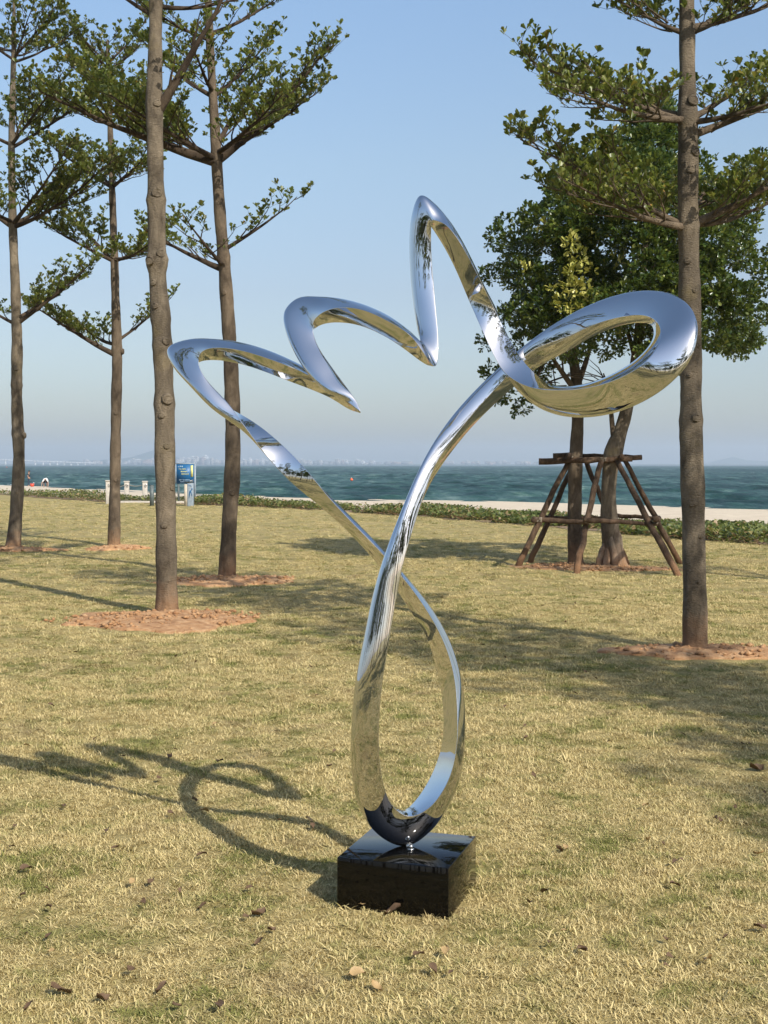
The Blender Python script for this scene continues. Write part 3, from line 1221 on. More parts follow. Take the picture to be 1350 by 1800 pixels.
# T2
T2 = Tree(G(200, 961), 'almond_tree', 'slender layered tree between the left edge tree and the thick knotted trunk', GT, .082, 12, bark='bark_warm', dens=.85)
T2.trunk_px([(200, 960, 22), (202, 850, 19), (204, 740, 18), (206, 620, 18), (203, 520, 15), (201, 455, 14), (197, 330, 11), (193, 200, 9), (189, 90, 7)], 9.8, knots=((3.82, .22, .06),))
T2.limb_px(625, 55, 535, -.3, r0=.06)
T2.limb_px(600, 300, 525, .3, .7)
T2.limb_px(605, 130, 560, 1.3, .7)
T2.limb_px(460, 68, 385, -.5)
T2.limb_px(460, 300, 395, .4)
T2.limb_px(460, 110, 350, 1.0)
T2.limb_px(455, 270, 420, -1.4)
T2.limb_px(330, 75, 240, 0)
T2.limb_px(330, 290, 230, -.7)
T2.limb_px(330, 150, 260, 1.4)
T2.limb_px(325, 250, 280, -1.4)
T2.limb_px(200, 90, 30, -.3, .7)
T2.limb_px(200, 290, 110, .4, .8)
T2.limb_px(190, 170, 110, -1.2, .8)
T2.limb_px(110, 100, 10, .2, .6)
T2.limb_px(110, 270, 20, .2, .6)
T2.whorl(9.2, 5, .7, .8, .7)
T2.finish()
# T3 thick front trunk on the left
T3 = Tree(G(293, 1076), 'almond_tree', 'tree with thick knotted grey trunk standing in a wide ring of red soil', GT, .06, 13)
T3.trunk_px([(293, 1076, 38), (293, 980, 36), (291, 860, 35), (289, 740, 35), (288, 640, 34), (281, 540, 32), (276, 470, 31), (275, 380, 30), (273, 280, 29), (271, 190, 30), (273, 90, 25), (274, 0, 23)],
            9.6, knots=((3.78, .34, .07), (4.45, .16, .04), (2.28, .16, .04), (3.2, .12, .05), (1.2, .06, .05), (2.9, .08, .03)))
T3.limb_px(205, 420, -60, -.2, .15, r0=.062, sweep=.06)
T3.limb_px(10, 470, -20, .6, .5, r0=.03, sweep=.2)
T3.limb_px(30, 140, -60, .3, .5, r0=.03)
T3.whorl(7.4, 6, 2.0, .25, .9)
T3.whorl(8.4, 5, 1.4, .4, .9)
T3.whorl(9.2, 4, .8, .7, .9)
T3.finish()
# T4 leaning trunk
T4 = Tree(G(398, 1016), 'almond_tree', 'dark leaning layered tree just right of the thick knotted trunk', GT, .074, 14, bark='bark_warm', dens=.85)
T4.trunk_px([(398, 1016, 28), (403, 920, 27), (410, 800, 27), (408, 680, 26), (401, 560, 24), (394, 460, 22), (386, 370, 20), (381, 285, 20), (375, 180, 15), (369, 80, 14), (366, 0, 13)],
            9.6, knots=((4.50, .16, .06), (5.9, .18, .06)))
T4.limb_px(475, 250, 400, .2, .75, r0=.05, sweep=.05)
T4.limb_px(440, 522, 345, -.3, .6, r0=.035, sweep=.12)
T4.limb_px(470, 320, 375, -1.0, .5)
T4.limb_px(285, 60, 160, -.3, 1.25, r0=.08, sweep=.05)
T4.limb_px(285, 130, 120, .9, 1.15)
T4.limb_px(280, 200, 165, -1.5, 1.1)
T4.limb_px(285, 582, 75, -.2, 1.1, r0=.06, sweep=.2)
T4.limb_px(275, 575, 150, .6, 1.0, r0=.04)
T4.limb_px(270, 500, 170, -1.2, 1.0)
T4.limb_px(260, 450, 120, 1.2, 1.0)
T4.limb_px(170, 250, 70, .2, 1.0)
T4.limb_px(170, 480, 60, .4, 1.0)
T4.limb_px(160, 330, 60, -1.2, 1.0)
T4.limb_px(60, 500, -15, .3, .8)
T4.limb_px(70, 240, 0, -.3, .9)
T4.whorl(8.9, 5, 1.4, .4, .9)
T4.finish()
# T5 right front
T5 = Tree(G(1222, 1149), 'almond_tree', 'tall straight trunk tree at the right edge beside the steel loop', GT, .066, 15, dens=.95)
T5.trunk_px([(1222, 1149, 42), (1221, 1040, 41), (1219, 900, 41), (1215, 760, 39), (1214, 640, 38), (1212, 520, 37), (1210, 400, 36), (1210, 300, 34), (1209, 215, 35), (1208, 120, 28), (1207, 0, 26)],
            9.2, knots=((1.98, .06, .04), (3.62, .10, .06), (4.5, .08, .07)))
T5.limb_px(402, 915, 245, -.1, 1.15, r0=.034, sweep=.02)
T5.limb_px(398, 960, 330, .8, 1.1, r0=.03, sweep=.02)
T5.limb_px(400, 1010, 320, -.7, 1.1)
T5.limb_px(398, 1420, 290, -.1, 1.1, r0=.042, sweep=.03)
T5.limb_px(392, 1360, 340, .8, 1.0)
T5.limb_px(392, 1240, 330, 1.3, .9)
T5.limb_px(215, 930, 105, 0, 1.15, r0=.034, sweep=.12)
T5.limb_px(205, 1010, 150, .7, 1.1)
T5.limb_px(210, 1000, 160, -.7, 1.0)
T5.limb_px(240, 1460, 130, .1, 1.0, r0=.04, sweep=.10)
T5.limb_px(215, 1420, 150, -.6, 1.0)
T5.limb_px(210, 1330, 120, .7, .9)
T5.limb_px(60, 1060, -10, 0, 1.1)
T5.limb_px(60, 1110, 20, .6, 1.1)
T5.limb_px(60, 1300, 15, -.2, 1.1)
T5.limb_px(50, 1420, -20, .4, 1.1)
T5.whorl(6.2, 6, 1.5, .28, 1.0)
T5.whorl(7.2, 6, 1.3, .35, 1.0)
T5.whorl(8.2, 5, 1.0, .5, 1.0)
T5.finish()

# pruning scars on the two near trunks


def scar(tree, z, az, r, mat='pale_bark'):
    c, rad = tree.trunk_at(z)
    b = Buf()
    n = 14
    a = np.linspace(0, 2 * math.pi, n)[:, None]
    out = np.array((math.cos(az), math.sin(az), 0))
    sd = np.array((-math.sin(az), math.cos(az), 0))
    ctr = c + out * rad * .97
    uu_ = np.linspace(0, math.pi, 9)
    b.tube(ctr - out * r * .55 * np.cos(uu_)[:, None] * np.array((1, 1, 1.0)), np.maximum(.002, r * 1.25 * np.sin(uu_)), 12, True, .12, int(z * 100))
    ctr = ctr + out * r * .28
    ring = ctr + sd * np.cos(a) * r + np.array((0, 0, 1.0)) * np.sin(a) * r * .85 + out * (.004 - .012 * np.abs(np.cos(a)))
    b.tube(ring, r * .30, 5, False)
    b.tube([ctr - out * .02, ctr + out * .006], [r * .5, r * .42], 8)
    b.build('knot', M[mat], tree.trunk, True)


for z, az, r in ((1.99, -1.35, .030), (4.62, -1.2, .04), (4.2, -1.0, .035), (2.6, -1.0, .02), (3.3, -1.9, .025), (1.0, -1.2, .018), (1.28, -1.9, .028), (2.35, -1.9, .018), (3.05, -1.3, .018), (.62, -1.5, .016), (4.05, -1.5, .03)):
    scar(T5, z, az, r, 'bark')
for z, az, r in ((2.30, -1.1, .05), (2.13, -1.7, .03), (.95, -1.6, .03), (1.35, -.6, .025), (4.50, -1.3, .045), (3.78, -2.1, .045), (3.86, -1.0, .04), (3.3, -1.9, .03), (2.92, -1.0, .035), (3.55, -2.0, .03), (5.45, -1.1, .035), (.35, -1.2, .02), (1.8, -1.2, .028)):
    scar(T3, z, az, r, 'bark')


for z, az, r in ((3.1, -1.3, .03), (2.2, -1.4, .035), (1.2, -1.3, .03), (4.0, -1.8, .03)):
    scar(T4, z, az, r, 'bark_warm')
for z, az, r in ((2.15, -.2, .05), (3.4, -1.4, .035), (1.1, -1.5, .03)):
    scar(T1, z, az, r, 'bark')
for z, az, r in ((3.8, -.2, .05), (2.6, -1.4, .03), (1.3, -1.2, .03)):
    scar(T2, z, az, r, 'bark_warm')


# copies outside the frame: they shade the lawn and stand in the steel's reflections
def copy_tree(src, loc, rz, label, sc=1.0, group=GT):
    c = src.t.copy()
    COL.objects.link(c)
    c.location = loc
    c.rotation_euler = (0, 0, rz)
    c.scale = (sc, sc, sc)
    c['label'] = label
    c['group'] = group
    for ch in list(src.t.children):
        k = ch.copy()
        COL.objects.link(k)
        k.parent = c
        for gc in list(ch.children):
            kk = gc.copy()
            COL.objects.link(kk)
            kk.parent = k
    return c


OFF = [(T5, (6.1, 4.6), 2.0, 1.0, 'tree right of the frame that shades the lawn in front of the red soil'),
       (T4, (7.6, 1.2), 5.1, .9, 'tree right of the camera that shades the right edge of the lawn'),
       (T3, (9.5, 13.0), .6, 1.0, 'tree right of the frame beyond the shading tree'),
       (T4, (3.6, -7.5), 1.1, 1.05, 'tree behind the camera mirrored in the right side of the steel'),
       (T5, (-3.8, -9.0), 4.0, 1.05, 'tree behind the camera mirrored in the left side of the steel'),
       (T3, (-8.5, 1.0), 2.4, 1.0, 'tree left of the frame mirrored in the steel'),
       (T4, (-.6, -14.5), .3, 1.1, 'tree far behind the camera mirrored in the tall strand'),
       (T2, (9.5, -4.0), 2.2, 1.0, 'slender tree to the right behind the camera'),
       (T1, (-12.5, -12.0), 3.2, 1.0, 'slender tree to the left behind the camera'),
       (T5, (7.5, -17), 5.0, 1.1, 'tall tree at the back right behind the camera'),
       (T3, (-6.0, -21), 1.5, 1.1, 'tall tree at the back left behind the camera')]
for src, (x, y), rz, sc, lab in OFF:
    copy_tree(src, (x, y, float(lawn_z(np.array(x), np.array(y)))), rz, lab, sc)

gq = np.random.default_rng(21)
for k_ in range(26):
    a_ = R(-168 + 156 * (k_ + gq.uniform(-.3, .3)) / 25)
    r_ = gq.uniform(24, 42)
    x_, y_ = r_ * math.cos(a_), r_ * math.sin(a_)
    copy_tree((T1, T5, T3, T4, T2)[k_ % 5], (x_, y_, 0), gq.uniform(0, 6.28), 'tree in the far grove behind the camera, mirrored small in the steel', gq.uniform(.95, 1.25), 'grove behind the camera')
# palms behind the camera
def palm(x, y, h, lean, seed, label):
    g = np.random.default_rng(seed)
    t = thing('palm_tree', label, 'palm', (x, y, 0), 0, 'palms behind the camera')
    b = Buf()
    n = 24
    u = np.linspace(0, 1, n)
    pts = np.column_stack([lean * u ** 2, .3 * u * lean, h * u])
    b.tube(pts, .16 - .06 * u + .05 * np.exp(-u * 12), 12, True, .05, seed)
    b.build('trunk', M['bark'], t, True)
    for f in range(18):
        az = f * 2.4 + g.uniform(-.2, .2)
        el = g.uniform(-.2, 1.2)
        L = g.uniform(1.7, 2.3)
        m = 12
        uu = np.linspace(0, 1, m)
        out = np.array((math.cos(az), math.sin(az), 0))
        rach = pts[-1] + out * (L * uu * math.cos(el * .7))[:, None] + np.array((0, 0, 1.0)) * (L * (uu * math.sin(el) - .75 * uu ** 2))[:, None]
        b = Buf()
        b.tube(rach, np.linspace(.022, .004, m), 4, False)
        sd = np.array((-math.sin(az), math.cos(az), 0))
        for k in range(40):
            q_ = .1 + .9 * k / 40
            p_ = np.array([np.interp(q_, uu, rach[:, c]) for c in range(3)])
            for sg in (-1, 1):
                ll = .55 * (1 - .6 * abs(q_ - .4))
                e_ = p_ + sd * sg * ll * .8 + out * ll * .45 + np.array((0, 0, -.28 * ll))
                w_ = out * .022
                b.add([p_ - w_, p_ + w_, (p_ + e_) / 2 + w_ * .9, e_, (p_ + e_) / 2 - w_ * .9], [(0, 1, 2, 4)], [(4, 2, 3)])
        b.build('frond', M['leaf_palm'], t)


palm(6.5, -10, 6.5, .8, 1, 'palm behind the camera to the right, mirrored in the steel loop')
palm(4.2, -13, 7.5, .9, 4, 'leaning palm behind the right palm, mirrored in the steel loop')
palm(-3.0, -12, 6.0, -.5, 5, 'short palm behind the camera, mirrored in the tall strand')
palm(9.5, -16, 8.0, .4, 6, 'palm far behind the camera to the right')
palm(2.0, -18, 8.0, -.6, 2, 'tall palm straight behind the camera, mirrored in the steel')
palm(-8, -15, 7.0, .5, 3, 'palm behind the camera to the left, mirrored in the steel')


# ------------------------------------------------------------------ ficus pair and its pole frame
DF = 21.0
SF = DF / FPX


def ficus(base_px, trunk_tab, limbs, lumps, label, seed, bark, young=None, flute=False):
    g = np.random.default_rng(seed)
    base = G(*base_px)
    t = thing('ficus_tree', label, 'tree', tuple(base), 0, 'pair of dense trees inside the pole frame')
    pts = [P(px, py, DF) - base for px, py, w in trunk_tab]
    d_shift = base[1] - DF
    for p in pts:
        p[1] = 0.0
    pts[0][2] = -.1
    rads = [w / 2 * SF for _, _, w in trunk_tab]
    b = Buf()
    P0, R0 = trunk_tube(b, pts, rads, 20, seed)
    b.build('trunk', M[bark], t, True)
    if flute:      # buttress ribs at the foot
        for k, a in enumerate((-2.5, -1.95, -1.3, -.95, -.35, .1)):
            o = np.array((math.cos(a), math.sin(a), 0))
            b = Buf()
            rr_ = rads[0]
            sh = .55 + .25 * math.cos(a) + g.uniform(-.1, .15)
            b.tube([o * rr_ * 1.12 + (0, 0, -.08), o * rr_ * .92 + (g.normal(0, .012), 0, sh * .3), o * rr_ * .66 + (g.normal(0, .015), 0, sh * .65), o * rr_ * .35 + (0, 0, sh)],
                   [.062, .055, .05, .02], 9, True, .16, seed + k)
            b.build('root_rib', M['pale_bark'], t, True)
    for (y0, ex, ey, dd, r) in limbs:
        z0 = P(675, y0, DF)[2]
        s0 = np.array([np.interp(z0, P0[:, 2], P0[:, c]) for c in (0, 1)] + [z0])
        e0 = P(ex, ey, DF + dd) - base
        e0[1] = dd
        n = 9
        u = np.linspace(0, 1, n)[:, None]
        mid = (s0 + e0) / 2 + g.normal(0, .12, 3)
        pp = (1 - u) ** 2 * s0 + 2 * u * (1 - u) * mid + u ** 2 * e0
        b = Buf()
        b.tube(pp, np.linspace(r, r * .2, n), 8, False, .06, seed)
        for k in range(14):
            f = g.uniform(.3, 1)
            q0 = pp[int(f * (n - 1))]
            dv = g.normal(0, 1, 3)
            dv[2] = abs(dv[2]) * .7
            dv /= np.linalg.norm(dv)
            l = g.uniform(.3, .8)
            b.tube([q0, q0 + dv * l * .5 + g.normal(0, .04, 3), q0 + dv * l], [.012, .008, .004], 4, False)
        b.build('branch', M['bark_warm'], t, True)
    lp, la, ls = [], [], []
    yp, ya, ys = [], [], []
    for (px, py, dd, r) in lumps:
        c = P(px, py, DF + dd) - base
        c[1] = dd
        rm = r * SF
        nsh = int(150 * (rm / .4) ** 2)
        dv = g.normal(0, 1, (nsh, 3))
        dv /= np.linalg.norm(dv, axis=1)[:, None]
        rad = rm * g.uniform(.35, 1.0, nsh) ** .5 * (1 + .28 * snoise(dv[:, 0] * 3 + px, dv[:, 2] * 3 + py, seed, 2, 2.0))
        pos = c + dv * rad[:, None] * np.array((1, 1, .85))
        for k in range(6):
            ax = dv * .8 + g.normal(0, .65, (nsh, 3)) + np.array((0, 0, .35))
            lp.append(pos + g.normal(0, .018, (nsh, 3)))
            la.append(ax)
            ls.append(g.uniform(.06, .105, nsh))
    if young:
        for (px, py, dd, r) in young:
            c = P(px, py, DF + dd) - base
            c[1] = dd
            rm = r * SF
            nsh = max(5, int(26 * (r / 20) ** 2))
            dv = g.normal(0, 1, (nsh, 3))
            dv /= np.linalg.norm(dv, axis=1)[:, None]
            pos = c + dv * rm * g.uniform(.3, 1, (nsh, 1))
            for k in range(4):
                yp.append(pos + g.normal(0, .015, (nsh, 3)))
                ya.append(dv + g.normal(0, .6, (nsh, 3)) + np.array((0, 0, .4)))
                ys.append(g.uniform(.07, .11, nsh))
    lp, la, ls = np.vstack(lp), np.vstack(la), np.concatenate(ls)
    f = leaves_mesh('foliage', lp, la, np.array((0, 0, 1.0)) + g.normal(0, .6, lp.shape), ls, M['leaf_ficus'], t, .5)
    f['kind'] = 'stuff'
    if yp:
        yp, ya, ys = np.vstack(yp), np.vstack(ya), np.concatenate(ys)
        f = leaves_mesh('young_foliage', yp, ya, np.array((0, 0, 1.0)) + g.normal(0, .6, yp.shape), ys, M['leaf_young'], t, .5)
        f['kind'] = 'stuff'
        f['label'] = 'bright yellow green young leaves hanging in the crown'
    return t


# crown outline by rows: y, x-left, x-right
ROWS = [(232, 1090, 1175), (270, 1000, 1215), (310, 960, 1250), (350, 945, 1290), (390, 905, 1310), (430, 880, 1325), (470, 872, 1330), (510, 868, 1335),
        (550, 865, 1335), (590, 870, 1330), (625, 880, 1250)]
gl = np.random.default_rng(99)
lumpsL, lumpsR = [], []
for y, xl, xr in ROWS:
    cx_, hw = (xl + xr) / 2, (xr - xl) / 2
    nl = max(3, int((xr - xl) / 52))
    for i_ in range(nl):
        x = xl + 22 + (xr - xl - 44) * (i_ + .5 + gl.uniform(-.25, .25)) / nl
        frac = abs(x - cx_) / hw
        dmax = 2.1 * math.sqrt(max(.05, 1 - frac ** 2)) * min(1, (y - 190) / 150)
        for dd in (-dmax * .85 + gl.normal(0, .15), gl.uniform(-.3, 1) * dmax):
            if y > 560 and 925 < x < 1215 and gl.random() < (.55 if y < 600 else .8):
                continue
            lumpsL_or = lumpsL if x + gl.normal(0, 25) < 1060 else lumpsR
            lumpsL_or.append((x, y + gl.normal(0, 12), dd, gl.uniform(25, 42)))
lumpsL += [(862, 600, -.3, 18), (870, 655, -.3, 20), (885, 690, -.4, 22), (915, 715, -.3, 17), (900, 640, 0, 26), (925, 660, .2, 24), (872, 418, 0, 22), (890, 395, 0, 20),
           (960, 650, .3, 18), (1090, 245, 0, 28), (870, 480, .1, 22)]
lumpsR += [(1300, 600, -.2, 26), (1270, 610, -.3, 22), (1320, 560, 0, 24), (1335, 500, .2, 30), (1340, 320, 0, 28), (1310, 300, .2, 26), (1350, 460, .3, 26), (1130, 610, -.2, 24), (1260, 610, .2, 20)]
ficus((1014, 991), [(1014, 990, 26), (1012, 900, 25), (1013, 820, 24), (1018, 740, 22), (1016, 670, 19), (1005, 600, 16), (1010, 500, 13), (1030, 380, 9)],
      [(690, 930, 560, -.5, .05), (680, 1050, 520, .4, .05), (650, 950, 450, .5, .045), (620, 1000, 420, -.7, .04), (700, 905, 650, -.3, .025), (560, 1040, 340, 0, .04)],
      lumpsL, 'dense dark tree with slim straight trunk at the left inside the pole frame', 51, 'bark_warm',
      young=[(1003, 425, -2.0, 16), (1022, 452, -2.1, 17), (1008, 478, -2.15, 13), (1014, 505, -2.1, 20), (1036, 520, -2.1, 15), (998, 530, -2.15, 17), (1024, 548, -2.1, 18), (1045, 470, -2.1, 9), (975, 500, -2.0, 8), (930, 470, -1.7, 9), (1085, 455, -2.1, 10), (1110, 530, -2.0, 9), (960, 395, -1.6, 9), (1050, 400, -1.9, 9)])
ficus((1070, 996), [(1072, 996, 46), (1066, 950, 34), (1060, 890, 27), (1062, 840, 26), (1066, 800, 32), (1080, 765, 24), (1096, 710, 20), (1108, 640, 18), (1115, 560, 15), (1125, 420, 11), (1140, 330, 7)],
      [(790, 1052, 660, -.1, .05), (660, 1200, 520, -.4, .05), (640, 1060, 520, .4, .05), (600, 1250, 480, .5, .04), (560, 1180, 380, -.6, .04)],
      lumpsR, 'dense dark tree with bent trunk and pale fluted foot inside the pole frame', 52, 'bark', flute=True)

FIC = [o_ for o_ in COL.objects if o_.name.startswith('ficus_tree')]
gq = np.random.default_rng(31)
for k_ in range(16):
    a_ = R(-155 + 130 * (k_ + gq.uniform(-.3, .3)) / 15)
    r_ = gq.uniform(17, 30)
    class _S:
        pass
    src_ = _S()
    src_.t = FIC[k_ % 2]
    copy_tree(src_, (r_ * math.cos(a_), r_ * math.sin(a_), 0), gq.uniform(0, 6.28), 'dense tree of the grove behind the camera, mirrored dark in the steel', gq.uniform(.8, 1.15), 'dense trees behind the camera')

fr_t = thing('pole_frame', 'brown wooden pole frame propping the pair of dense trees', 'tree support', tuple(G(1050, 1000)))
fb = np.array(G(1050, 1000))


def pole(name, a, b_, r=.045, seed=0):
    a, b_ = np.array(a) - fb, np.array(b_) - fb
    b = Buf()
    n = 12
    u = np.linspace(0, 1, n)[:, None]
    g = np.random.default_rng(seed)
    pts = a + (b_ - a) * u + g.normal(0, .006, (n, 3)) + np.array((g.normal(0, .008), g.normal(0, .008), 0)) * np.sin(u * math.pi)
    b.tube(pts, np.linspace(r * 1.08, r * .86, n) * (1 + g.normal(0, .03, n)), 10, True, .04, seed)
    return b.build(name, M['pole_wood'], fr_t, True)


def at_g(px, py):
    return G(px, py) + np.array((0, 0, -.04))


pole('post', at_g(908, 998), P(1000, 808, 20.6), .048, 1)
pole('post', at_g(930, 990), P(1012, 808, 21.4), .045, 2)
pole('post', at_g(1012, 1009), P(1058, 808, 20.4), .048, 3)
pole('post', at_g(1103, 990), P(1028, 806, 21.6), .045, 4)
pole('post', at_g(1195, 1012), P(1084, 808, 20.4), .05, 5)
pole('post', at_g(1196, 988), P(1098, 808, 21.3), .045, 6)
pole('top_beam', P(947, 811, 20.5), P(1112, 806, 20.35), .05, 7)
pole('top_beam', P(973, 801, 21.3), P(1127, 805, 21.2), .05, 8)
pole('top_beam', P(1000, 802, 20.2), P(1002, 800, 21.8), .04, 9)
pole('top_beam', P(1093, 803, 20.1), P(1090, 801, 21.7), .042, 10)
pole('cross_beam', P(936, 913, 19.9), P(1032, 918, 19.6), .042, 11)
pole('cross_beam', P(1026, 914, 19.5), P(1156, 921, 19.6), .036, 12)
pole('cross_beam', P(958, 910, 21.6), P(1085, 910, 21.9), .032, 13)
pole('cross_beam', P(1070, 906, 21.8), P(1160, 911, 21.2), .034, 14)
pole('cross_beam', P(1154, 913, 19.4), P(1157, 911, 21.5), .045, 15)
pole('cross_beam', P(938, 915, 19.6), P(957, 909, 21.9), .036, 16)
for px, py, dd in ((1001, 806, 20.5), (1060, 808, 20.4), (1088, 807, 20.4), (946, 914, 19.8), (1034, 916, 19.6), (1150, 918, 19.6)):
    c = P(px, py, dd) - fb
    b = Buf()
    a_ = np.linspace(0, 4 * 2 * math.pi, 40)
    b.tube(c + np.column_stack([.056 * np.cos(a_), .062 * np.sin(a_), np.linspace(-.035, .035, 40)]), .006, 4, False)
    b.build('rope_lashing', M['rope'], fr_t, True)

# ------------------------------------------------------------------ red soil rings


def mound(c, rx, ry, h, seed, label, cat='soil'):
    g = np.random.default_rng(seed)
    n, m = 72, 26
    V = []
    for i_ in range(m):
        r = i_ / (m - 1)
        for j_ in range(n):
            a = 2 * math.pi * j_ / n
            wob = 1 + .16 * math.sin(a * 2 + seed) + .10 * math.sin(a * 5 + seed * 2) + .06 * math.sin(a * 9 + seed * 3) + .04 * math.sin(a * 17)
            x, y = rx * r * wob * math.cos(a), ry * r * wob * math.sin(a)
            z0 = float(lawn_z(np.array(c[0] + x), np.array(c[1] + y)))
            prof = (1 - r ** 2.2) * h
            z = prof * (1 + .45 * snoise(np.array(x * 6 + seed), np.array(y * 6), seed, 3, 1.0)) + .020 * (1 - r) ** .5 * snoise(np.array(x * 24), np.array(y * 24), seed + 1, 2, 1.0)
            V.append((x, y, z + z0 + (.012 if r < .96 else -.03)))
    ii = np.arange(m - 1)[:, None] * n
    jj = np.arange(n)[None]
    j2 = (jj + 1) % n
    q = np.stack([ii + jj, ii + n + jj, ii + n + j2, ii + j2], -1).reshape(-1, 4)
    t = thing('soil_ring', label, cat, (c[0], c[1], 0), 0, 'red soil rings at the tree feet')
    V = np.array(V, float)
    mesh_np('soil', V, q, None, M['soil'], True, t)
    # clods
    nc = int(620 * rx * ry)
    b = Buf()
    ico = np.array([(1, 0, 0), (-1, 0, 0), (0, 1, 0), (0, -1, 0), (0, 0, 1), (0, 0, -1)], float)
    tri = np.array([(0, 2, 4), (2, 1, 4), (1, 3, 4), (3, 0, 4), (2, 0, 5), (1, 2, 5), (3, 1, 5), (0, 3, 5)])
    for k in range(nc):
        a = g.uniform(0, 6.28)
        r = math.sqrt(g.uniform(0, 1)) * (1.08 if g.random() < .25 else .92)
        x, y = rx * r * math.cos(a), ry * r * math.sin(a)
        s = .006 + .026 * g.random() ** 3
        zz = max(0, (1 - min(r, 1) ** 2.2)) * h + float(lawn_z(np.array(c[0] + x), np.array(c[1] + y))) + .012
        V = (ico * (1 + g.normal(0, .22, (6, 1)))) * s * np.array((1.2, 1.1, .75)) + np.array((x, y, zz + s * .3))
        b.add(V, None, tri)
    o = b.build('soil_clods', M['soil'], t)
    o['kind'] = 'stuff'
    return t


def px_mound(px, py, rx, ry, h, seed, label):
    c = G(px, py)
    mound((c[0], c[1]), rx, ry, h, seed, label)


px_mound(280, 1088, 1.13, .88, .045, 4, 'wide red soil ring around the thick knotted trunk')
px_mound(1250, 1152, .86, .46, .035, 9, 'red soil ring around the straight trunk at the right edge')
px_mound(402, 1022, 1.05, .62, .05, 5, 'shaded red soil ring under the dark leaning trunk')
px_mound(206, 966, .60, .42, .06, 6, 'small orange soil mound at the foot of the slender tree')
px_mound(26, 968, .85, .42, .06, 7, 'red soil ring under the tree at the left edge')
px_mound(1045, 998, 1.15, .8, .03, 8, 'red soil patch beneath the wooden pole frame')

# ------------------------------------------------------------------ beach vines between lawn and sand
NV = 52000
g = np.random.default_rng(77)
s = g.uniform(0, 1, NV)
# more plants where the strip is near
tt = 3 / 14 - .02 + s ** .8 * (12 / 14 - 3 / 14)
base = poly_at(EDGE, tt)
eps = 1e-3
tan = poly_at(EDGE, tt + eps) - poly_at(EDGE, tt - eps)
tan /= np.linalg.norm(tan, axis=1)[:, None]
outw = np.column_stack([-tan[:, 1], tan[:, 0]])
outw[outw[:, 1] < 0] *= -1
width = np.interp(base[:, 0], [-25, -12, -4, 3, 8, 20], [1.2, 2.2, 2.4, 2.2, 3.8, 5])
off = g.uniform(-.15, 1, NV) ** 1 * width
p = base + outw * off[:, None]
patch = snoise(p[:, 0], p[:, 1], 31, 3, .9)
hgt = np.interp(base[:, 0], [-25, -12, 5, 12], [.34, .36, .24, .36]) * (.55 + .6 * np.clip(patch + .45, 0, 1.2)) * g.uniform(.1, 1, NV)
keep = (patch + .5 * snoise(p[:, 0], p[:, 1], 33, 2, 3.5) > -.38) & ~((base[:, 0] < -15.5) & (snoise(p[:, 0], p[:, 1], 41, 2, .5) > .3))
# keep clear of the concrete pad
pc = G(262, 886)
keep &= ~((np.abs(p[:, 0] - pc[0]) < 1.6) & (np.abs(p[:, 1] - pc[1]) < 2.0))
p, hgt, off = p[keep], hgt[keep], off[keep]
n_ = len(p)
pos = np.column_stack([p, hgt - .04])
az = g.uniform(0, 6.28, n_)
el = g.uniform(0, .9, n_)
ax = np.column_stack([np.cos(az) * np.cos(el), np.sin(az) * np.cos(el), np.sin(el)])
vines = leaves_mesh('beach_vines', pos, ax, np.array((0, 0, 1.0)) + g.normal(0, .4, (n_, 3)), g.uniform(.07, .13, n_), M['leaf_vine'], None, .8, .1)
kind(vines, 'stuff', 'low green beach vines along the edge of the lawn')
b = Buf()
for k in range(2600):
    i_ = g.integers(n_)
    q0 = np.array((p[i_, 0], p[i_, 1], -.03))
    a_ = g.uniform(0, 6.28)
    l = g.uniform(.2, .7)
    b.tube([q0, q0 + (math.cos(a_) * l * .5, math.sin(a_) * l * .5, .12), q0 + (math.cos(a_) * l, math.sin(a_) * l, g.uniform(.05, .3))], [.008, .006, .003], 4, False)
kind(b.build('dry_vine_runners', M['twig']), 'stuff', 'brown runners among the beach vines')

nb = 400
tb = np.linspace(3 / 14, 12 / 14, nb)
b0 = poly_at(EDGE, tb)
tn = poly_at(EDGE, tb + 1e-3) - poly_at(EDGE, tb - 1e-3)
tn /= np.linalg.norm(tn, axis=1)[:, None]
on = np.column_stack([-tn[:, 1], tn[:, 0]])
on[on[:, 1] < 0] *= -1
wd = np.interp(b0[:, 0], [-25, -12, -4, 3, 8, 20], [.9, 1.7, 1.9, 1.8, 3.4, 4.4]) * (1 + .35 * snoise(b0[:, 0], b0[:, 1], 91, 3, 1.4))
i0_ = -.35 * (1 + .9 * snoise(b0[:, 0], b0[:, 1], 92, 3, 2.2))
ring_a = np.column_stack([b0 + on * i0_[:, None], lawn_z(b0[:, 0], b0[:, 1]) + .012])
ring_m = np.column_stack([b0 + on * .15, np.full(nb, .02)])
ring_b = np.column_stack([b0 + on * wd[:, None], np.full(nb, -.015)])
jb = np.arange(nb - 1)
qb = np.vstack([np.stack([jb, jb + 1, jb + nb + 1, jb + nb], -1), np.stack([jb + nb, jb + nb + 1, jb + 2 * nb + 1, jb + 2 * nb], -1)])
t = NT('vine_litter')
n = t.noise(5, 6, .7, t.world_pos())
t.color(t.ramp(n.outputs[0], [(.3, (.10, .065, .035)), (.55, (.22, .15, .085)), (.75, (.40, .31, .18))]))
t.setv(Roughness=.95)
t.bump(n.outputs[0], 1.0, .06)
kind(mesh_np('leaf_litter', np.vstack([ring_a, ring_m, ring_b]), qb, None, t.m, True), 'stuff', 'brown litter and soil under the beach vines')

# ------------------------------------------------------------------ beach furniture on the left
DP = 53.0
SP = DP / FPX


def base_at(px, py):
    return G(px, py)


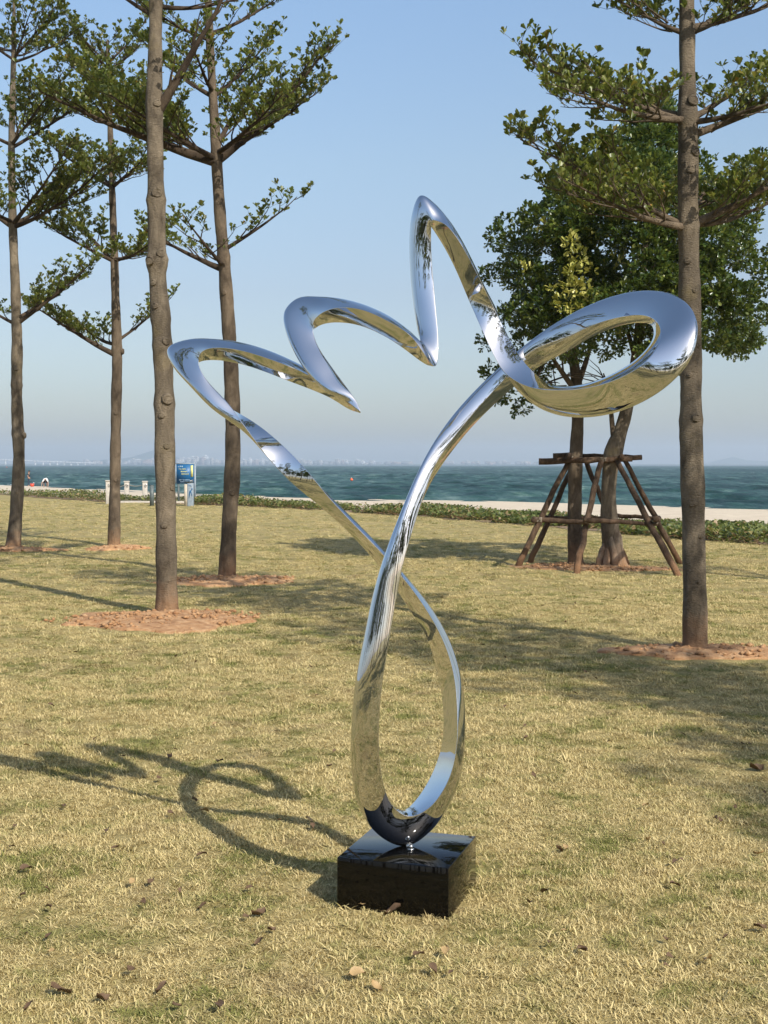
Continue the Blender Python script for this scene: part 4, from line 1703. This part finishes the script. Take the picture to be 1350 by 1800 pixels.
o = base_at(262, 884)
b = Buf()
b.box(-1.55, 1.45, -.28, .9, -.1, .07)
b.box(-1.62, 1.52, -.40, -.28, -.1, .045)
pad = b.build('concrete_pad', M['concrete'])
pad.location = o
tag(pad, 'low pale concrete step carrying the white posts', 'step')
bevel(pad, .01)


def white_post(px, py, label, h=.80, w=.20):
    o = base_at(px, py)
    t = thing('wooden_post', label, 'post', tuple(o), 0, 'short white posts by the beach')
    b = Buf()
    b.box(-w / 2, w / 2, -w / 2, w / 2, -.05, h)
    bevel(b.build('shaft', M['white_paint'], t), .02)
    b = Buf()
    b.box(-w / 2 - .02, w / 2 + .02, -w / 2 - .02, w / 2 + .02, h + .001, h + .05)
    bevel(b.build('cap', M['white_paint'], t), .012)
    b = Buf()
    a_ = np.linspace(0, 2 * math.pi, 14)
    b.tube(np.column_stack([.05 + .04 * np.cos(a_), np.full(14, -w / 2 - .02), h - .16 + .05 * np.sin(a_)]), .012, 5, False)
    b.build('ring', M['steel'], t, True)
    return o


p1 = white_post(191, 886, 'short white post half hidden behind the slender tree', .92)
p2 = white_post(223, 881, 'short white post just right of the slender tree', .84)
p3 = white_post(255, 881, 'short white post beside the dark bollard', .84)
for (a_, c_, lab) in ((p1, p2, 'thin rope between the two left white posts'), (p2, p3, 'thin rope between the two right white posts')):
    u = np.linspace(0, 1, 12)[:, None]
    b = Buf()
    b.tube(a_ + (c_ - a_) * u + np.array((0, 0, .76)) - np.array((0, 0, .25)) * (4 * u * (1 - u)) * .4, .014, 5, False)
    tag(b.build('rope', M['rope'], None, True), lab, 'rope')
o = base_at(267, 889)
t_ = thing('bollard', 'dark grey round bollard in front of the white posts', 'bollard', tuple(o))
b = Buf()
b.tube([(0, 0, -.05), (0, 0, .78)], .085, 16)
b.build('shaft', M['grey_paint'], t_, True)
b = Buf()
b.tube([(0, 0, .781), (0, 0, .80), (0, 0, .815)], [.088, .088, .05], 16)
b.build('cap', M['grey_paint'], t_, True)

# blue board
o = base_at(326, 884)
t_ = thing('notice_board', 'blue notice board with yellow lettering near the beach', 'sign', tuple(o))
SB = o[1] / FPX
bw, z1, z0 = 15.5 * SB, (884 - 816) * SB, (884 - 850) * SB
b = Buf()
b.box(-bw, bw, -.03, .03, z0, z1)
panel_ = b.build('panel', M['blue'], t_)
b = Buf()
b.box(-bw - .03, bw + .05, -.035, .035, z1 + .001, z1 + .05)
b.box(bw + .001, bw + .07, -.035, .035, -.05, z1)
b.box(-bw - .05, -bw - .001, -.035, .035, z0, z1)
b.build('frame', M['silver_paint'], t_)
b = Buf()
b.box(-bw + .04, -bw + .12, -.01, .05, -.05, z0)
b.build('leg', M['grey_paint'], t_)


def glyph_row(parent, x, z, w, h, n, mat, y, seed):
    """a row of short strokes reading as small lettering"""
    g = np.random.default_rng(seed)
    b = Buf()
    cw = w / n
    for k in range(n):
        x0 = x + k * cw
        b.box(x0, x0 + cw * .18, y - .004, y, z, z + h)
        b.box(x0 + cw * .18, x0 + cw * .62, y - .004, y, z + h * g.choice([0, .42, .82]), z + h * g.choice([0, .42, .82]) + h * .18 + .001)
        if g.random() < .7:
            b.box(x0 + cw * .5, x0 + cw * .68, y - .0045, y - .0005, z, z + h * g.uniform(.5, 1))
    return b.build('lettering', mat, parent)


for k, (dx, ww) in enumerate(((.02, .22), (.06, .30), (.14, .28), (.17, .32))):
    glyph_row(panel_, -bw + .05 + dx, z1 - .13 - k * .105, ww, .06, 5, M['yellow' if k else 'paleblue'], -.032, k)
glyph_row(panel_, -bw + .13, z0 + .13, .46, .035, 9, M['paleblue'], -.032, 9)
glyph_row(panel_, -bw + .17, z0 + .06, .40, .03, 9, M['paleblue'], -.032, 10)
b = Buf()
b.box(bw - .14, bw - .04, -.036, -.031, z0 + .28, z1 - .05)
b.build('stripe', M['yellow'], t_)

o = base_at(331, 889)
t_ = thing('foot_wash_station', 'pale blue drinking water pillar with steel bowl below the blue board', 'drinking fountain', tuple(o))
SB = o[1] / FPX
b = Buf()
b.box(-.02, .21, -.13, .13, -.04, 40 * SB)
bevel(b.build('pillar', M['silver_paint'], t_), .015)
b = Buf()
b.box(-.14, -.022, -.11, .15, -.04, 38 * SB)
b.build('side_panel', M['concrete'], t_)
b = Buf()
b.tube([(.04, 0, 40 * SB), (.04, 0, 41 * SB), (.04, 0, 42.5 * SB)], [.06, .16, .2], 18)
b.build('bowl', M['grey_paint'], t_, True)
b = Buf()
b.tube([(.17, 0, 42 * SB), (.18, 0, 45.5 * SB), (.10, -.02, 44 * SB), (.08, -.03, 43.5 * SB)], .018, 8)
b.build('tap', M['white_paint'], t_, True)
glyph_row(t_, .02, 34 * SB, .15, .07, 4, M['blue'], -.131, 5)
b = Buf()        # pictogram of a figure bending to drink
b.tube([(.05, -.134, 14 * SB), (.07, -.134, 21 * SB), (.10, -.134, 26 * SB), (.15, -.134, 28 * SB)], [.012, .02, .03, .012], 5)
b.tube([(.11, -.134, 27 * SB), (.14, -.134, 22 * SB), (.16, -.134, 17 * SB)], .012, 5)
b.tube([(.165, -.134, 28 * SB), (.17, -.134, 31 * SB)], [.022, .02], 8)
b.build('pictogram', M['blue'], t_)


# ------------------------------------------------------------------ people on the beach
def skin_mesh(name, verts, edges, radii, mat, parent, root=0, sub=1):
    me = bpy.data.meshes.new(name)
    me.from_pydata(verts, edges, [])
    o = link(bpy.data.objects.new(name, me), parent)
    o.modifiers.new('skin', 'SKIN')
    if not me.skin_vertices:
        bpy.context.view_layer.objects.active = o
    ly = me.skin_vertices[0] if len(me.skin_vertices) else me.attributes.new('x', 'FLOAT', 'POINT')
    for i_, r in enumerate(radii):
        rr = r if isinstance(r, tuple) else (r, r)
        me.skin_vertices[0].data[i_].radius = rr
        me.skin_vertices[0].data[i_].use_root = (i_ == root)
    s_ = o.modifiers.new('sub', 'SUBSURF')
    s_.levels = sub
    s_.render_levels = sub
    me.materials.append(mat)
    return o


def head(parent, c, r, face):
    """head with nose, ears and hair; face: unit direction it looks"""
    b = Buf()
    n, m = 16, 12
    f = np.array(face, float)
    f /= np.linalg.norm(f)
    sd = np.cross((0, 0, 1.0), f)
    sd /= np.linalg.norm(sd) + 1e-9
    up = np.cross(f, sd)
    V = []
    for i_ in range(m):
        ph = math.pi * i_ / (m - 1)
        for j_ in range(n):
            th = 2 * math.pi * j_ / n
            v = np.array((math.sin(ph) * math.cos(th), math.sin(ph) * math.sin(th), math.cos(ph)))
            sx = .95 * v[0] * (1 - .12 * max(0, -v[2]))
            sy = .78 * v[1] * (1 - .22 * max(0, -v[2]))
            if v[0] > .93 and -.3 < v[2] < .15:
                sx += .18
            V.append(np.array(c) + r * (f * sx + sd * sy + up * v[2] * 1.18))
    ii = np.arange(m - 1)[:, None] * n
    jj = np.arange(n)[None]
    q = np.stack([ii + jj, ii + n + jj, ii + n + (jj + 1) % n, ii + (jj + 1) % n], -1).reshape(-1, 4)
    b.add(V, q)
    for sg in (-1, 1):
        e = np.array(c) + sd * sg * r * .80
        b.tube([e - up * r * .22, e + sd * sg * r * .08, e + up * r * .22], [r * .08, r * .16, r * .08], 6)
    h = b.build('head', M['skin'], parent, True)
    b = Buf()
    V = [np.array(c) - f * r * .10 + (v - np.array(c)) * 1.09 + up * r * .06 for v in V[:n * 7]]
    ii = np.arange(6)[:, None] * n
    q = np.stack([ii + jj, ii + n + jj, ii + n + (jj + 1) % n, ii + (jj + 1) % n], -1).reshape(-1, 4)
    b.add(V, q)
    b.build('hair', M['hair'], parent, True)


z_s = -.93
o = P(50.5, 855, 150)
k = 27.5 / FPX * 150 / 1.72
t_ = thing('person', 'person standing on the sand in black top and dark trousers looking down', 'person', (o[0], 150, o[2]))
t_.scale = (k, k, k)
# faces right (+x); joints
V = [(0, 0, .92), (0, 0, 1.12), (.0, 0, 1.38), (.02, 0, 1.50),
     (0, -.19, 1.40), (-.03, -.23, 1.12), (.08, -.21, .90), (.12, -.20, .82),
     (0, .19, 1.40), (-.03, .23, 1.12), (.08, .21, .90), (.12, .20, .82),
     (.0, -.09, .86), (.02, -.10, .48), (-.02, -.10, .08), (.12, -.10, .03),
     (0, .09, .86), (-.04, .10, .48), (-.10, .10, .08), (.04, .10, .03)]
E = [(0, 1), (1, 2), (2, 3), (2, 4), (4, 5), (5, 6), (6, 7), (2, 8), (8, 9), (9, 10), (10, 11), (0, 12), (12, 13), (13, 14), (14, 15), (0, 16), (16, 17), (17, 18), (18, 19)]
Rr = [(.10, .14), (.095, .13), (.11, .15), .05, .055, .042, .033, .035, .055, .042, .033, .035, .085, .06, .042, .035, .085, .06, .042, .035]
skin_mesh('body', V, E, Rr, M['skin'], t_)
head(t_, (.06, 0, 1.62), .105, (.85, 0, -.45))
skin_mesh('top', [(0, 0, .88), (0, 0, 1.12), (0, 0, 1.38), (0, 0, 1.45), (0, -.19, 1.40), (-.02, -.215, 1.22), (0, .19, 1.40), (-.02, .215, 1.22)],
          [(0, 1), (1, 2), (2, 3), (2, 4), (4, 5), (2, 6), (6, 7)], [(.12, .16), (.115, .15), (.13, .17), .07, .075, .065, .075, .065], M['black_cloth'], t_)
skin_mesh('trousers', [(0, 0, .95), (0, -.09, .84), (.02, -.10, .48), (-.02, -.10, .10), (0, .09, .84), (-.04, .10, .48), (-.10, .10, .10)],
          [(0, 1), (1, 2), (2, 3), (0, 4), (4, 5), (5, 6)], [(.12, .15), .10, .075, .06, .10, .075, .06], M['navy_cloth'], t_)

o = P(80, 857, 146)
t_ = thing('person', 'person in white top bending down over the sand beside the red bucket', 'person', (o[0], 146, o[2]))
t_.scale = (k, k, k)
V = [(-.12, 0, .74), (0, -.12, .88), (.08, -.22, .88), (.10, -.34, .76),
     (-.12, -.22, .82), (-.30, -.30, .52), (-.33, -.34, .24), (-.33, -.36, .14),
     (.26, -.22, .82), (.36, -.30, .52), (.38, -.34, .24), (.38, -.36, .14),
     (-.13, .05, .70), (-.17, -.08, .40), (-.17, .06, .06), (-.18, -.06, .03),
     (.13, .05, .70), (.17, -.08, .40), (.17, .06, .06), (.18, -.06, .03)]
V[0] = (0, .05, .74)
E = [(0, 1), (1, 2), (2, 3), (2, 4), (4, 5), (5, 6), (6, 7), (2, 8), (8, 9), (9, 10), (10, 11), (0, 12), (12, 13), (13, 14), (14, 15), (0, 16), (16, 17), (17, 18), (18, 19)]
skin_mesh('body', V, E, [(.13, .13), (.12, .13), (.13, .13), .05, .055, .045, .035, .035, .055, .045, .035, .035, .09, .06, .042, .035, .09, .06, .042, .035], M['skin'], t_)
head(t_, (.10, -.42, .74), .10, (0, -.5, -.85))
skin_mesh('top', [(0, .04, .78), (.02, -.10, .90), (.08, -.24, .88), (-.13, -.22, .83), (-.26, -.27, .60), (.26, -.22, .83), (.34, -.28, .60)],
          [(0, 1), (1, 2), (2, 3), (3, 4), (2, 5), (5, 6)], [.15, .16, .16, .09, .07, .09, .07], M['white_cloth'], t_)
skin_mesh('shorts', [(0, .06, .72), (-.13, .04, .66), (-.16, -.06, .44), (.13, .04, .66), (.16, -.06, .44)], [(0, 1), (1, 2), (0, 3), (3, 4)], [.15, .12, .10, .12, .10], M['black_cloth'], t_)

o = P(56.5, 855.5, 148)
t_ = thing('bucket', 'red plastic bucket on the sand between the two people', 'bucket', (o[0], 148, o[2]))
t_.scale = (1.1, 1.1, 1.1)
b = Buf()
b.tube([(0, 0, 0), (0, 0, .30), (0, 0, .32), (0, 0, .30), (0, 0, .06)], [.16, .22, .235, .20, .14], 20, True)
b.build('pail', M['red_plastic'], t_, True)
b = Buf()
a_ = np.linspace(0, math.pi, 14)
b.tube(np.column_stack([.22 * np.cos(a_), .02 + 0 * a_, .30 + .16 * np.sin(a_)]), .01, 5)
b.build('handle', M['steel'], t_, True)

# buoys


def buoy(px, py, label, s=1.0):
    o = G(px, py, -1.0)
    t_ = thing('buoy', label, 'buoy', (o[0], o[1], -1.05))
    t_.scale = (s, s, s)
    b = Buf()
    n = 9
    u = np.linspace(0, math.pi, n)
    b.tube(np.column_stack([0 * u, 0 * u, .45 - .45 * np.cos(u)]), np.maximum(.01, .5 * np.sin(u)), 16)
    b.build('float', M['orange_plastic'], t_, True)
    b = Buf()
    b.tube([(0, 0, .85), (0, 0, 1.25)], .07, 8)
    b.build('top_ring', M['white_paint'], t_, True)


buoy(618, 845, 'orange buoy floating left of the tall steel strand', .5)
buoy(12, 822, 'tiny pale buoy far out near the bridge', 1.0)

# ------------------------------------------------------------------ grass blades (instanced clumps)
def clump(seed, nbl, spread, L):
    g = np.random.default_rng(seed)
    V, q, t3 = [], [], []
    for k in range(nbl):
        a = g.uniform(0, 6.28)
        r = spread * math.sqrt(g.uniform())
        p = np.array((r * math.cos(a), r * math.sin(a), -.004))
        az = g.uniform(0, 6.28)
        lean = g.uniform(.65, 1.5)
        l = L * g.uniform(.45, 1.25)
        d = np.array((math.cos(az) * math.sin(lean), math.sin(az) * math.sin(lean), math.cos(lean)))
        sd = np.array((-math.sin(az), math.cos(az), 0)) * .0012 * g.uniform(.7, 1.5)
        mid = p + d * l * .55
        tw = g.normal(0, .25, 3) * l * .4
        end = mid + d * l * .45 + np.array((0, 0, -.22 * l)) + tw
        end[2] = max(end[2], .002)
        i_ = len(V)
        V += [p - sd, p + sd, mid + sd * .9, mid - sd * .9, end]
        q.append((i_, i_ + 1, i_ + 2, i_ + 3))
        t3.append((i_ + 3, i_ + 2, i_ + 4))
    me = mesh_np('grass_clump', V, q, t3, M['blade'])
    COL.objects.unlink(me)
    return me


clumps = [clump(s_, 50, .045, .028) for s_ in range(6)]
gp = np.random.default_rng(5)


def scatter(y0, y1, dens, sc, half=None, xpad=.5):
    ar = []
    n = int((y1 - y0) * 2 * ((.30 * y1 + xpad) if half is None else half) * dens)
    y = gp.uniform(y0, y1, n)
    hw = (.30 * y1 + xpad) if half is None else half
    x = gp.uniform(-hw, hw, n)
    if half is None:
        k = np.abs(x) < .30 * y + xpad
        x, y = x[k], y[k]
    k = y < edge_y(x) - .05
    return np.column_stack([x[k], y[k], np.full(k.sum(), sc)])


pts = np.vstack([scatter(3.2, 6.5, 900, 1.0), scatter(6.5, 10, 520, 1.1), scatter(10, 16, 240, 1.3), scatter(16, 28, 80, 1.5), scatter(28, 58, 18, 1.9), scatter(-3, 3.2, 260, 1.2, 3.0), scatter(-11, -3, 110, 1.6, 6.0)])
# none inside plinth or on bare soil
rel = (pts[:, :2] - ctr) @ rot
k = ~((np.abs(rel[:, 0]) < SZ / 2 + .004) & (np.abs(rel[:, 1]) < SZ / 2 + .004))
for (px, py, rx, ry) in ((280, 1090, 1.13, .98), (1250, 1156, .86, .46), (402, 1022, 1.05, .62), (206, 966, .60, .42), (26, 968, .85, .42), (1045, 998, 1.15, .8)):
    c = G(px, py)
    dd = ((pts[:, 0] - c[0]) / rx) ** 2 + ((pts[:, 1] - c[1]) / ry) ** 2
    k &= dd > gp.uniform(.55, 1.1, len(pts))
pts = pts[k]
zz = lawn_z(pts[:, 0], pts[:, 1])
tall = 1 + .35 * snoise(pts[:, 0], pts[:, 1], 61, 2, 3.0)
near_pl = np.exp(-(np.maximum(0, np.abs((pts[:, :2] - ctr) @ rot).max(1) - SZ / 2) / .05) ** 2)
me = bpy.data.meshes.new('dry_grass')
me.vertices.add(len(pts))
me.vertices.foreach_set('co', np.column_stack([pts[:, :2], zz]).astype(np.float32).ravel())
a1 = me.attributes.new('rot', 'FLOAT_VECTOR', 'POINT')
rv = np.column_stack([gp.normal(0, .12, len(pts)), gp.normal(0, .12, len(pts)), gp.uniform(0, 6.28, len(pts))])
a1.data.foreach_set('vector', rv.astype(np.float32).ravel())
a2 = me.attributes.new('scl', 'FLOAT_VECTOR', 'POINT')
sc_ = pts[:, 2] * gp.uniform(.7, 1.25, len(pts)) * np.where(gp.uniform(size=len(pts)) < .03, 1.5, 1.0)
a2.data.foreach_set('vector', np.column_stack([sc_, sc_, sc_ * tall * (1 + .5 * near_pl)]).astype(np.float32).ravel())
a3 = me.attributes.new('pick', 'INT', 'POINT')
a3.data.foreach_set('value', gp.integers(0, len(clumps), len(pts)).astype(np.int32))
grass = link(bpy.data.objects.new('dry_grass', me))
kind(grass, 'stuff', 'short dry straw coloured grass blades with green tufts')
ng = bpy.data.node_groups.new('grass_scatter', 'GeometryNodeTree')
ng.interface.new_socket('Geometry', in_out='INPUT', socket_type='NodeSocketGeometry')
ng.interface.new_socket('Geometry', in_out='OUTPUT', socket_type='NodeSocketGeometry')
gi = ng.nodes.new('NodeGroupInput')
go = ng.nodes.new('NodeGroupOutput')
iop = ng.nodes.new('GeometryNodeInstanceOnPoints')
gti = ng.nodes.new('GeometryNodeGeometryToInstance')
for cobj in reversed(clumps):
    oi = ng.nodes.new('GeometryNodeObjectInfo')
    oi.inputs[0].default_value = cobj
    ng.links.new(oi.outputs['Geometry'], gti.inputs[0])


def named(nm, typ):
    nd = ng.nodes.new('GeometryNodeInputNamedAttribute')
    nd.data_type = typ
    nd.inputs[0].default_value = nm
    return nd.outputs[0]


ng.links.new(gi.outputs[0], iop.inputs['Points'])
ng.links.new(gti.outputs[0], iop.inputs['Instance'])
iop.inputs['Pick Instance'].default_value = True
ng.links.new(named('pick', 'INT'), iop.inputs['Instance Index'])
e2r = ng.nodes.new('FunctionNodeEulerToRotation')
ng.links.new(named('rot', 'FLOAT_VECTOR'), e2r.inputs[0])
ng.links.new(e2r.outputs[0], iop.inputs['Rotation'])
ng.links.new(named('scl', 'FLOAT_VECTOR'), iop.inputs['Scale'])
ng.links.new(iop.outputs[0], go.inputs[0])
gm = grass.modifiers.new('scatter', 'NODES')
gm.node_group = ng

# ------------------------------------------------------------------ fallen leaves, each its own object


def leaf_mesh(seed, mat):
    g = np.random.default_rng(seed)
    b = Buf()
    nu, nv = 7, 3
    L = 1.0
    V = []
    for i_ in range(nu):
        u = i_ / (nu - 1)
        w = .30 * math.sin(math.pi * u ** .75) + .01
        for j_ in range(nv):
            v = j_ - 1
            V.append((u * L - .5, v * w, .18 * abs(v) * (1 + g.uniform(-.3, .3)) + .20 * math.sin(u * 2.6 + seed) + .08 * v * math.sin(u * 4 + seed)))
    q = [(i_ * nv + j_, i_ * nv + j_ + 1, (i_ + 1) * nv + j_ + 1, (i_ + 1) * nv + j_) for i_ in range(nu - 1) for j_ in range(nv - 1)]
    b.add(V, q)
    b.tube([(-.5, 0, .1), (-.75, .03, .08)], .012, 4)
    o = b.build('fallen_leaf', mat, None, True)
    me = o.data
    bpy.data.objects.remove(o)
    return me


lm = [leaf_mesh(s_, M['dry_leaf' if s_ % 3 else 'tan_leaf']) for s_ in range(8)]
GLF = 'dry leaves fallen on the lawn'


def put_leaf(px, py, size, k, label, rz=None):
    o = bpy.data.objects.new('fallen_leaf', lm[k % 8])
    COL.objects.link(o)
    c = G(px, py)
    o.location = (c[0], c[1], float(lawn_z(c[0], c[1])) + .022)
    o.scale = (size, size, size)
    o.rotation_euler = (random.uniform(-.4, .4), random.uniform(-.3, .3), random.uniform(0, 6.28) if rz is None else rz)
    tag(o, label, 'leaf', GLF)


put_leaf(627, 1727, .055, 0, 'curled tan leaf on the grass in front of the plinth, nearest the bottom centre', .3)
put_leaf(663, 1745, .045, 3, 'small tan leaf just right of the curled leaf below the plinth')
put_leaf(385, 1783, .05, 1, 'dark brown leaf at the bottom edge left of centre')
put_leaf(108, 1755, .06, 2, 'dark brown leaf near the bottom left corner', .2)
put_leaf(180, 1765, .05, 4, 'brown leaf right of the dark leaf in the bottom left corner')
put_leaf(690, 1612, .06, 5, 'brown leaf touching the front of the black plinth', .1)
put_leaf(640, 1600, .03, 0, 'tiny pale leaf against the front of the black plinth')
put_leaf(958, 1580, .05, 1, 'dark leaf on the open grass right of the plinth')
put_leaf(1022, 1680, .05, 2, 'brown leaf on the grass low right of the plinth')
put_leaf(1245, 1700, .05, 6, 'pale leaf on the grass in the lower right corner')
put_leaf(1330, 1350, .09, 4, 'large brown leaf cluster at the right edge halfway down the lawn')
put_leaf(1336, 1637, .05, 5, 'brown leaf at the right edge near the bottom')
put_leaf(1333, 1500, .045, 3, 'pale leaf at the right edge above the bottom corner')
put_leaf(297, 1336, .05, 2, 'dark leaf lying in the upper arc of the sculpture shadow')
put_leaf(388, 1345, .05, 1, 'dark curled leaf right of the leaf in the sculpture shadow')
put_leaf(455, 1614, .06, 4, 'thin brown leaf with stalk left of the plinth front')
put_leaf(47, 1545, .045, 7, 'brown leaf on the grass near the left edge')
for i_ in range(120):
    py = 1010 + 780 * random.random() ** 1.25
    px = random.uniform(5, 1345)
    if 590 < px < 845 and 1400 < py < 1625:
        continue
    put_leaf(px, py, random.uniform(.02, .044), random.choice((1, 2, 4, 5, 7, 1, 2, 6)), 'small dry leaf among many scattered over the lawn')
    c_ = None
